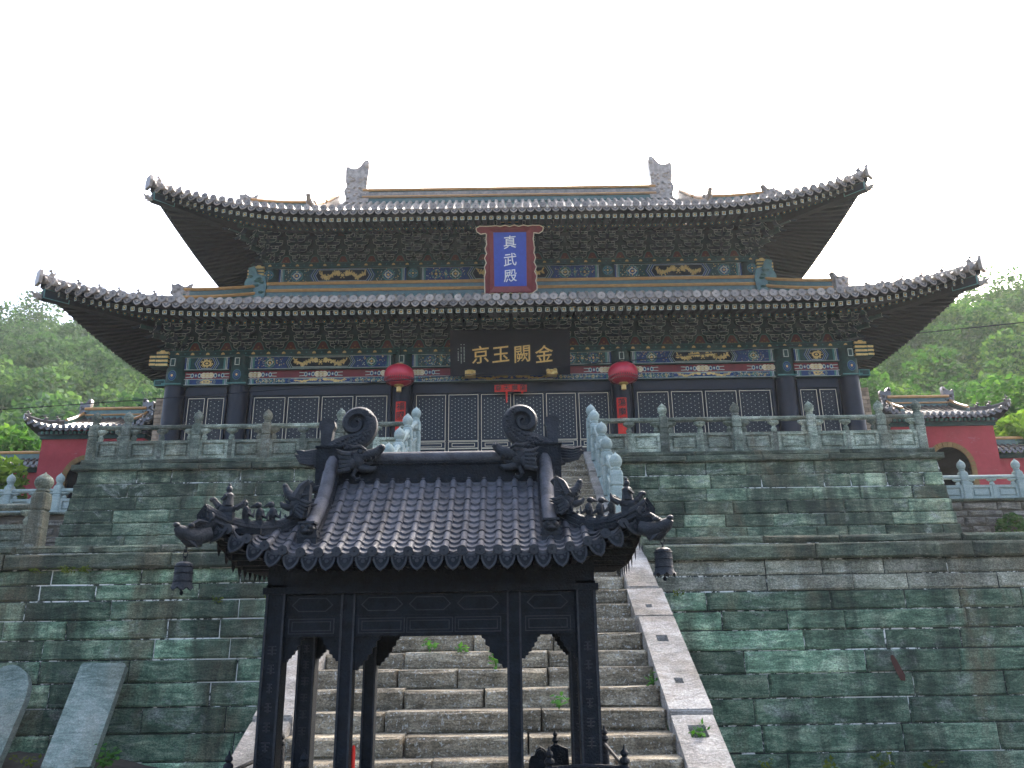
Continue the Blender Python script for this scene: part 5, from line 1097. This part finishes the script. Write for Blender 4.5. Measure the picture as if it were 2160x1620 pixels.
# main ridge with rounded cap and dragon ends
q = MB(); q.ridge([(CX-.62, CY_, 2.52), (CX+.62, CY_, 2.52)], .10, .0, .12); q.ridge([(CX-.62, CY_, 2.52), (CX+.62, CY_, 2.52)], .13, .0, .022); q.ridge([(CX-.62, CY_, 2.52), (CX+.62, CY_, 2.52)], .12, .118, .128); B(q, 'ridge_wall')
q = MB(); q.tube([(CX-.62, CY_, 2.685), (CX+.62, CY_, 2.685)], .042, 12); B(q, 'ridge_cap', 'iron_tile', True)
for sg in (-1, 1):
    xo = CX+sg*.70
    q = MB(); a, b = sorted((CX+sg*.60, CX+sg*.755)); q.box(a, b, CY_-.07, CY_+.07, 2.42, 2.745); q.box(min(a, b)-.008, max(a, b)+.008, CY_-.078, CY_+.078, 2.745, 2.757); dr = B(q, 'ridge_dragon')
    q = MB(); q.prism([(-.035, 0), (.035, 0), (.032, .05), (.04, .11), (.052, .135), (.045, .17), (.02, .185), (-.02, .185), (-.045, .17), (-.052, .135), (-.04, .11), (-.032, .05)], (xo+sg*.01, CY_+.03, 2.757), (1, 0, 0), (0, 0, 1), (0, -1, 0), .06); B(q, 'hilt_finial', 'iron_orn', parent=dr)
    q = MB(); sp_ = []                                              # spiral tail fin
    for k in range(64):
        a = 4.6*math.pi*k/63; r_ = .095*(1-k/63*.86); sp_.append((r_*math.cos(-a+2.6), r_*math.sin(-a+2.6)))
    cl = [(-.02, 2.62), (.0, 2.68), (.05, 2.735), (.115, 2.77), (.185, 2.80), (.243, 2.845), (.264, 2.90), (.250, 2.955), (.205, 2.985), (.150, 2.978), (.114, 2.940), (.112, 2.893), (.143, 2.862), (.184, 2.866), (.204, 2.897), (.193, 2.928), (.165, 2.932)]
    wd = [.075, .075, .072, .068, .060, .050, .043, .038, .034, .031, .028, .026, .023, .020, .017, .013, .009]
    fine_ = []
    for k in range(len(cl)-1):
        P_ = [cl[max(0, k-1)], cl[k], cl[k+1], cl[min(len(cl)-1, k+2)]]
        for j in range(4):
            t_ = j/4; f_ = [0.5*((2*P_[1][c_])+(-P_[0][c_]+P_[2][c_])*t_+(2*P_[0][c_]-5*P_[1][c_]+4*P_[2][c_]-P_[3][c_])*t_*t_+(-P_[0][c_]+3*P_[1][c_]-3*P_[2][c_]+P_[3][c_])*t_**3) for c_ in (0, 1)]; fine_.append((f_[0], f_[1], wd[k]+(wd[k+1]-wd[k])*t_))
    vs_ = []
    for k, (d_, z_, w_) in enumerate(fine_):
        p0, p1 = fine_[max(0, k-1)], fine_[min(len(fine_)-1, k+1)]; e_ = Vector((p1[0]-p0[0], p1[1]-p0[1])).normalized(); n_ = Vector((-e_.y, e_.x))*w_*.92
        for (o_, y_) in ((-1, .03), (-1, -.03), (-.55, -.046), (.55, -.046), (1, -.03), (1, .03)): vs_.append((xo-sg*(d_+n_.x*o_), CY_+y_, z_+n_.y*o_))
    q.add(vs_, [(k*6+i, k*6+(i+1) % 6, k*6+6+(i+1) % 6, k*6+6+i) for k in range(len(fine_)-1) for i in range(6)])
    q.prism(circ(xo-sg*.185, 2.905, .085, .085, 20), (0, CY_+.02, 0), (1, 0, 0), (0, 0, 1), (0, -1, 0), .04)
    for k in range(0, 30):
        d_, z_, w_ = fine_[k]
        for o_ in (-.5, 0., .5): q.ell((xo-sg*(d_+R.uniform(-.008, .008)), CY_-.046, z_+o_*w_+R.uniform(-.006, .006)), (.013, .006, .010), 0, 6, 4)
    B(q, 'spiral_tail', 'iron_orn', smooth=True, parent=dr)
    q = MB(); dragonhead(q, T(CX+sg*.51, CY_-.07, 2.57) @ (RZ(math.pi) if sg < 0 else RZ(0)), .28); B(q, 'dragon_head', 'iron_orn', smooth=True, parent=dr)
    q = MB()
    for k in range(5): q.tube([(CX+sg*.76, CY_-.02, 2.66+.018*k), (CX+sg*(.80+.01*k), CY_-.03, 2.655+.016*k), (CX+sg*(.86), CY_-.03, 2.665+.016*k), (CX+sg*(.885+.008*(k % 3)), CY_-.03, 2.69+.012*k)], [.022, .02, .015, .004], 5)
    B(q, 'flame_tail', 'iron_orn', smooth=True, parent=dr)
    # gable ridge down the slope
    p = [(CX+sg*.66, y, RB.z(.60, y)) for y in (4.87, 4.8, 4.72, 4.64, 4.56, 4.48, 4.41)]; p = [(CX+sg*.655, 4.87, 2.64)]+[(a, b, c+.015+.10*max(0, (b-4.6)/.27)**2) for a, b, c in p[1:]]
    q = MB(); q.ridge(p, .085, -.09, .03); q.ridge(p, .11, -.03, -.018); q.ridge(p, .11, .012, .022); B(q, 'gable_ridge')
    for k in range(len(p)-1): q = MB(); q.tube([(p[k][0], p[k][1], p[k][2]+.04), (p[k+1][0], p[k+1][1]+.004, p[k+1][2]+.04)], [.043, .040], 10); B(q, 'ridge_cap_tile', 'iron_tile', True)
    e_ = Vector(p[-1]); q = MB(); q.box(e_.x-.052, e_.x+.052, e_.y-.06, e_.y+.02, e_.z-.10, e_.z+.03); q.box(e_.x-.058, e_.x+.058, e_.y-.066, e_.y+.02, e_.z-.012, e_.z+.0); q.ell((e_.x, e_.y-.06, e_.z+.035), (.045, .03, .035)); q.ell((e_.x-.02, e_.y-.085, e_.z+.045), (.013, .012, .013)); q.ell((e_.x+.02, e_.y-.085, e_.z+.045), (.013, .012, .013)); q.ell((e_.x, e_.y-.088, e_.z+.02), (.022, .015, .013)); q.box(e_.x-.045, e_.x+.045, e_.y-.09, e_.y, e_.z+.06, e_.z+.072); B(q, 'lion_mask', 'iron_orn')
    for k in range(3): q = MB(); z = 2.30+.085*k; q.tube([(CX+sg*.68, 4.62+.05*k, z), (CX+sg*.77, 4.62+.05*k, z-.01)], .022, 8); q.ell((CX+sg*.775, 4.62+.05*k, z-.01), (.012, .026, .026), 0, 8, 5); B(q, 'purlin_end', smooth=True)
    q = MB(); q.add([(CX+sg*.645, 4.35, 2.15), (CX+sg*.645, 5.45, 2.15), (CX+sg*.645, 4.9, 2.62)], [(0, 1, 2)]); B(q, 'gable', fix=False)
    # hip ridge sweeping up to the corner
    hp = [(CX+sg*.69, 4.60, 2.335), (CX+sg*.76, 4.52, 2.265), (CX+sg*.84, 4.45, 2.215), (CX+sg*.92, 4.38, 2.195), (CX+sg*1.0, 4.32, 2.200), (CX+sg*1.06, 4.27, 2.215), (CX+sg*1.12, 4.22, 2.242), (CX+sg*1.16, 4.19, 2.268)]
    q = MB(); q.ridge(hp, .05, -.10, .008); q.ridge(hp, .075, -.04, -.028); q.ridge(hp, .07, -.008, .002); q.tube([(a, b, c+.012) for a, b, c in hp], .022, 8); B(q, 'hip_ridge', 'iron_orn', smooth=False)
    q = MB(); q.tube([(CX+sg*1.13, 4.22, 2.20), (CX+sg*1.17, 4.18, 2.17), (CX+sg*1.21, 4.14, 2.13)], [.05, .045, .03], 8); q.prism([(0, 0), (.05, -.02), (.07, .08), (.03, .14), (0, .1)], (CX+sg*1.13, 4.21, 2.16), (sg, 0, 0), (0, 0, 1), (0, -1, 0), .03); B(q, 'corner_beam', smooth=True)
    q = MB(); q.tube([(CX+sg*1.16, 4.20, 2.16), (CX+sg*1.20, 4.15, 2.135), (CX+sg*1.235, 4.12, 2.14), (CX+sg*1.265, 4.09, 2.16), (CX+sg*1.28, 4.08, 2.18)], [.045, .046, .042, .032, .018], 10)
    q.tube([(CX+sg*1.18, 4.16, 2.115), (CX+sg*1.23, 4.12, 2.105), (CX+sg*1.255, 4.10, 2.12)], [.03, .026, .012], 8); q.ell((CX+sg*1.278, 4.075, 2.188), (.018, .02, .014))
    for e_ in (-1, 1): q.ell((CX+sg*(1.22+e_*.012), 4.13+e_*.03-.01, 2.185), (.018, .014, .014)); q.tube([(CX+sg*(1.24+e_*.012), 4.14+e_*.03, 2.18), (CX+sg*(1.20+e_*.012), 4.16+e_*.03, 2.215), (CX+sg*(1.16+e_*.012), 4.18+e_*.03, 2.21)], [.014, .011, .003], 5)
    for k in range(4): q.tube([(CX+sg*(1.20+.02*k), 4.115-.01*k, 2.10+.012*k), (CX+sg*(1.17+.015*k), 4.10, 2.075+.012*k)], [.012, .003], 4)
    q.v = [(p_[0]-sg*.025, p_[1], p_[2]-.012) for p_ in q.v]
    B(q, 'corner_dragon_head', 'iron_orn', smooth=True)
    # figures along the hip
    def on(k): i = min(int(k), 6); f_ = k-i; a, b = Vector(hp[i]), Vector(hp[i+1]); return a+(b-a)*f_+Vector((0, 0, .04))
    c = on(1.3); q = MB(); dragonhead(q, T(c.x, c.y, c.z-.01) @ (RZ(math.pi) if sg > 0 else RZ(0)) @ RY(rad(25)), .21)
    for k in range(5): q.tube([(c.x-sg*.02, c.y-.03+.015*k, c.z+.08), (c.x-sg*(.05+.012*k), c.y-.03+.015*k, c.z+.15+.008*k), (c.x-sg*(.085), c.y-.03+.015*k, c.z+.185-.01*k)], [.03, .022, .005], 5)
    q.prism([(-.03, -.03), (.07, -.03), (.075, .16), (.03, .15)], (c.x-sg*.02, c.y+.03, c.z), (-sg, 0, 0), (0, 0, 1), (0, -1, 0), .06); B(q, 'hip_beast', 'iron_orn', smooth=True)
    for k in (2.45, 3.15, 3.9):
        c = on(k); q = MB(); s = .62; q.ell((c.x, c.y, c.z+.05), (.026, .028, .055)); q.ell((c.x+sg*.012, c.y, c.z+.118), (.026, .022, .022)); q.tube([(c.x+sg*.03, c.y, c.z+.118), (c.x+sg*.062, c.y, c.z+.106)], [.016, .004], 5); q.tube([(c.x-sg*.02, c.y, c.z+.05), (c.x-sg*.055, c.y, c.z+.03), (c.x-sg*.06, c.y, c.z+.075)], [.018, .014, .004], 5); q.box(c.x-.03, c.x+.03, c.y-.025, c.y+.025, c.z-.03, c.z+.012)
        for e in (-1, 1): q.ell((c.x-sg*.008, c.y+e*.024, c.z+.06), (.022, .008, .035))
        q.v = [(c.x+(p_[0]-c.x)*.8, c.y+(p_[1]-c.y)*.8, c.z-.012+(p_[2]-c.z)*.8) for p_ in q.v]
        B(q, 'ridge_bird', 'iron_orn', smooth=True)
    c = on(5.2); nv0 = 0; q = MB(); q.ell((c.x, c.y, c.z+.055), (.065, .03, .04)); q.tube([(c.x+sg*.05, c.y, c.z+.07), (c.x+sg*.085, c.y, c.z+.11), (c.x+sg*.095, c.y, c.z+.125)], [.025, .02, .018], 6); q.ell((c.x+sg*.10, c.y, c.z+.125), (.028, .018, .018)); q.tube([(c.x-sg*.06, c.y, c.z+.06), (c.x-sg*.11, c.y, c.z+.09), (c.x-sg*.12, c.y, c.z+.13)], [.025, .02, .004], 5); q.box(c.x-.05, c.x+.05, c.y-.025, c.y+.025, c.z-.03, c.z+.03)
    q.lathe([(.04, 0), (.034, .05), (.036, .08), (.014, .1)], (c.x-sg*.005, c.y, c.z+.08), 8); q.ell((c.x-sg*.005, c.y, c.z+.20), (.022, .022, .027)); q.ell((c.x-sg*.005, c.y, c.z+.232), (.01, .01, .014))
    for e in (-1, 1): q.tube([(c.x-sg*.005, c.y+e*.035, c.z+.15), (c.x+sg*.035, c.y+e*.03, c.z+.12)], [.014, .01], 5)
    q.v = [(c.x+(p_[0]-c.x)*.78, c.y+(p_[1]-c.y)*.8, c.z-.02+(p_[2]-c.z)*.74) for p_ in q.v]
    B(q, 'immortal_rider', 'iron_orn', smooth=True)
# low gallery rail
for sg in (-1, 1):
    for x, y in ((1.0, 4.42), (.62, 4.42), (1.0, 5.38)):
        q = MB(); q.lathe([(.028, -.165), (.024, .05), (.016, .06), (.027, .072), (.025, .085), (.012, .096), (.021, .108), (.018, .12), (.007, .132), (.003, .15)], (CX+sg*x, y, .93), 10); B(q, 'rail_post', smooth=True)
    q = MB(); q.tube([(CX+sg*.62, 4.42, .975), (CX+sg*.8, 4.41, .987), (CX+sg*1.0, 4.42, .975)], .011, 6); q.tube([(CX+sg*1.0, 4.42, .975), (CX+sg*1.0, 5.38, .975)], .011, 6); B(q, 'rail', smooth=True)
    q = MB(); q.prism([(-.18, 0), (.18, 0), (.17, .045), (.1, .055), (.06, .04), (0, .055), (-.06, .04), (-.1, .055), (-.17, .045)], (CX+sg*.8, 4.425, .92), (1, 0, 0), (0, 0, 1), (0, -1, 0), .012); B(q, 'rail_panel')
q = MB(); q.prism([(.06, .76), (.07, .89), (.085, .915), (.105, .92), (.115, .95), (.14, .968), (.165, .955), (.18, .935), (.195, .96), (.215, .975), (.25, .978), (.275, .965), (.31, .955), (.32, .76)], (0, 5.38, 0), (1, 0, 0), (0, 0, 1), (0, -1, 0), .03)
q.tube([(.14+.022*math.cos(a_), 5.345, .925+.022*math.sin(a_)) for a_ in [2*math.pi*j/14 for j in range(15)]], .008, 5); q.lathe([(.018, 0), (.012, .015), (.022, .028), (.016, .045), (.01, .052), (.016, .062), (.004, .085)], (.235, 5.365, .972), 10); B(q, 'cloud_rail_panel', smooth=True)
q = MB(); q.tube([(CX-.405, 4.60, .765), (CX-.405, 4.60, 1.05)], [.012, .010], 8); q.ell((CX-.405, 4.60, 1.06), (.010, .010, .018)); o = q.build('red_candle', 'paper', None, True); tag(o, 'red candle end standing beside the inner left post of the burner', 'candle')
for sg, lab in ((-1, 'iron bell hanging from the left corner of the burner roof'), (1, 'iron bell hanging from the right corner of the burner roof')):
    x, y = CX+sg*1.215, 4.13; t = thing('iron_bell', (x, y, 1.86), lab, 'bell', 'bells on the burner roof'); z0 = 1.865 if sg < 0 else 1.90
    q = MB(); n = 28; pr = [(.050, .012), (.046, .03), (.044, .07), (.045, .10), (.040, .122), (.022, .132), (.004, .134)]
    vs = [(x+.058*math.cos(2*math.pi*k/n), y+.058*math.sin(2*math.pi*k/n), z0-.002+.009*math.cos(8*2*math.pi*k/n)) for k in range(n)]
    for r_, z in pr: vs += [(x+r_*math.cos(2*math.pi*k/n), y+r_*math.sin(2*math.pi*k/n), z0+z) for k in range(n)]
    q.add(vs, [(i*n+k, i*n+(k+1) % n, (i+1)*n+(k+1) % n, (i+1)*n+k) for i in range(len(pr)) for k in range(n)]); q.build('bell_body', 'iron_orn', t, True, False)
    for z in (.035, .075, .108): q = MB(); q.lathe([(.0465, z-.003), (.0485, z), (.0465, z+.003)], (x, y, z0), 24); q.build('bell_band', 'iron', t, True)
    for k in range(3):
        q = MB(); zc = z0+.145+k*.024; ax_ = k % 2; pts = [(x+(.011*math.cos(a) if ax_ else 0), y+(0 if ax_ else .011*math.cos(a)), zc+.016*math.sin(a)) for a in [2*math.pi*j/12 for j in range(13)]]; q.tube(pts, .0032, 5); q.build('chain_link', 'iron', t, True)
    q = MB(); q.tube([(x, y, z0+.08), (x, y, z0-.02)], .004, 5); q.ell((x, y, z0-.022), (.010, .010, .012)); q.build('clapper', 'iron', t, True)

# ------------------------------------------------------------------ leaning tablets, plants
def slab(name, label, outline, y0, y1, z0, z1, th):
    h = math.hypot(y1-y0, z1-z0); ub2 = Vector((0, (y1-y0)/h, (z1-z0)/h)); n2 = Vector((0, -ub2.z, ub2.y)); q = MB(); q.prism(outline(h), (0, y0, z0), (1, 0, 0), ub2, n2, th); o = q.build(name, 'slab', None)
    bm = bmesh.new(); bm.from_mesh(o.data); bmesh.ops.bevel(bm, geom=[e for e in bm.edges if e.calc_face_angle(0) > .7], offset=.012, segments=2, affect='EDGES'); bm.to_mesh(o.data); bm.free(); tag(o, label, 'stone tablet', 'tablets leaning on the lower wall')
slab('stone_tablet', 'grey stone tablet with rounded top leaning on the wall at lower left edge', lambda h: [(-7.35, 0), (-6.62, 0), (-6.62, h*.72), (-6.66, h*.84), (-6.75, h*.93), (-6.9, h*.985), (-7.0, h), (-7.12, h*.985), (-7.26, h*.93), (-7.35, h*.84)], 11.05, 11.85, -.25, 1.30, .13)
slab('stone_tablet', 'square-topped grey stone tablet with a foot tenon leaning on the wall', lambda h: [(-5.87, 0), (-5.62, 0), (-5.62, .22), (-5.42, .22), (-5.42, h-.03), (-5.45, h), (-6.02, h+.02), (-6.05, h-.02), (-6.05, .22), (-5.87, .22)], 11.1, 11.85, -.12, 1.30, .12)
def weed(label, x, y, z, n, r, h, mat='weed', leaf=.035, name='weed'):
    rg = random.Random(int(x*1000+z*77)); t = thing(name, (x, y, z), label, 'plant', 'weeds growing in the stonework'); q = MB(); s = MB()
    for k in range(max(3, n//6)):
        a = rg.uniform(0, 6.28); tip = Vector((x+r*math.cos(a)*rg.uniform(.3, 1), y-abs(r*.5*math.sin(a)), z+h*rg.uniform(.4, 1))); s.tube([(x, y, z-.01), tuple((Vector((x, y, z))+tip)/2+Vector((0, 0, h*.15))), tuple(tip)], [.004, .003, .002], 4)
        for j in range(6):
            p = Vector((x, y, z))+(tip-Vector((x, y, z)))*rg.uniform(.3, 1)+Vector((rg.gauss(0, .02), rg.gauss(0, .02), rg.gauss(0, .02))); d = Vector((rg.gauss(0, 1), rg.gauss(-.4, .6), rg.gauss(.1, .5))).normalized(); b = d.cross(Vector((rg.gauss(0, .3), -.5, 1))).normalized(); l = leaf*rg.uniform(.6, 1.4)
            q.add([p, p+d*l*.5+b*l*.38, p+d*l*1.1, p+d*l*.5-b*l*.38, p+d*l*.55+Vector((0, 0, .006))], [(0, 1, 4), (1, 2, 4), (2, 3, 4), (3, 0, 4)])
    q.build('leaves', mat, t, fix=False); s.build('stems', mat, t)
def zs_(k): return SZ+k*SR, SY+k*ST
for lab, x, k, n, r, h in (('small leafy weed on a stair tread behind the left inner post', -1.0, 5, 16, .14, .12), ('broad-leaved weed on the stairs left of the right inner post', -.22, 4, 30, .16, .2), ('lone seedling in a crack of a lower stair', .43, 2, 8, .07, .13), ('weed beside the right side slab of the stairs', 1.46, 3, 16, .1, .16), ('trailing weed on the stair tread behind the open bay', -.65, 5, 16, .2, .08)):
    z, y = zs_(k); weed(lab, x, y+.1, z, n, r, h, leaf=.06)
weed('ferny weed growing out of the big mortise in the right side slab', 1.73, 8.28, zst(8.28)-.06, 40, .1, .16, leaf=.05)
for k, (x, n) in enumerate(((-6.9, 40), (-6.5, 60), (-6.25, 60))): weed(['mossy clump under the left coping, leftmost', 'mossy clump under the left coping, middle', 'mossy clump under the left coping, rightmost'][k], x, 11.9, 2.62, n, .22, .07, 'moss', .035)
weed('moss patch on the wall beside the upper right side slab', 2.35, 11.96, 2.18, 40, .2, .04, 'moss', .035)
weed('moss tuft under the left bell', -4.3, 11.97, 2.17, 24, .1, .07, 'moss', .035); weed('moss tuft on the wall left of the burner roof', -3.55, 11.97, 2.2, 24, .1, .07, 'moss', .035)
weed('green weed at the foot of the square-topped tablet', -5.35, 11.3, .08, 60, .22, .3, leaf=.06); weed('low weed between the two leaning tablets', -6.4, 11.4, .12, 40, .25, .14, 'moss', .05)
for k, (x_, h_) in enumerate(((3.35, .30), (4.15, .24), (4.9, .32), (5.6, .26))): weed('grassy weed at the foot of the right lower wall, ' + ('nearest the stairs', 'second from the stairs', 'third from the stairs', 'farthest from the stairs')[k], x_, 11.85, -.25, 40, .16, h_, 'moss', .06)
weed('tiny weed on the terrace coping left of the stairs', -3.9, 16.82, 5.17, 14, .12, .07, leaf=.04)
q = MB(); n = 24; rg = random.Random(8)
q.add([(-8.6+4.2*i/n, 10.6+1.4*j/8, -.3+(.48*min(1, j/6)**1.3)*max(0, math.sin(math.pi*min(1, (i+3)/(n+3))))**.6+rg.uniform(0, .05)) for i in range(n+1) for j in range(9)], [(i*9+j, (i+1)*9+j, (i+1)*9+j+1, i*9+j+1) for i in range(n) for j in range(8)])
tag(q.build('soil_bank', 'earth', None, False, False), kind='structure')
for k in range(0):
    q = MB(); x, y = rg.uniform(-7.9, -5.2), rg.uniform(11.0, 11.7); s_ = rg.uniform(.05, .14); q.ell((x, y, .02+s_*.3), (s_*1.2, s_, s_*.7), 0, 7, 5, RZ(rg.uniform(0, 3))); o = q.build('fallen_stone', 'rubble'); tag(o, 'small loose stone lying on the soil under the left wall', 'stone', 'loose stones under the left wall')
t = thing('shrub', (11.4, 19.6, 3.4), 'dark green shrub on the rubble wall at the right edge', 'shrub'); q = MB(); leaves(q, (12.2, 19.75, 3.95), .42, .25, .42, 900, .055, 0, .5); q.build('foliage', 'forest', t, fix=False); q = MB()
for k in range(5): q.tube([(12.2, 19.95, 3.6), (12.2+R.uniform(-.2, .2), 19.8, 3.9), (12.2+R.uniform(-.35, .35), 19.7, 4.2)], [.02, .014, .005], 5)
q.build('stems', 'bark', t)
# ------------------------------------------------------------------ hazy valley air
hzb = MB(); hzb.box(-125, 125, -8, 140, -1, 60); m, t_, b_ = nodes('valley_haze'); t_.nodes.remove(b_); pv = N(t_, 'ShaderNodeVolumePrincipled'); pv.inputs['Color'].default_value = (.90, .94, .94, 1); pv.inputs['Density'].default_value = .00045; pv.inputs['Anisotropy'].default_value = .3
L(t_, pv.outputs[0], t_.nodes['Material Output'].inputs['Volume'])
o = hzb.build('haze', [m]); tag(o, 'pale humid haze filling the valley air', 'haze', kind='stuff')
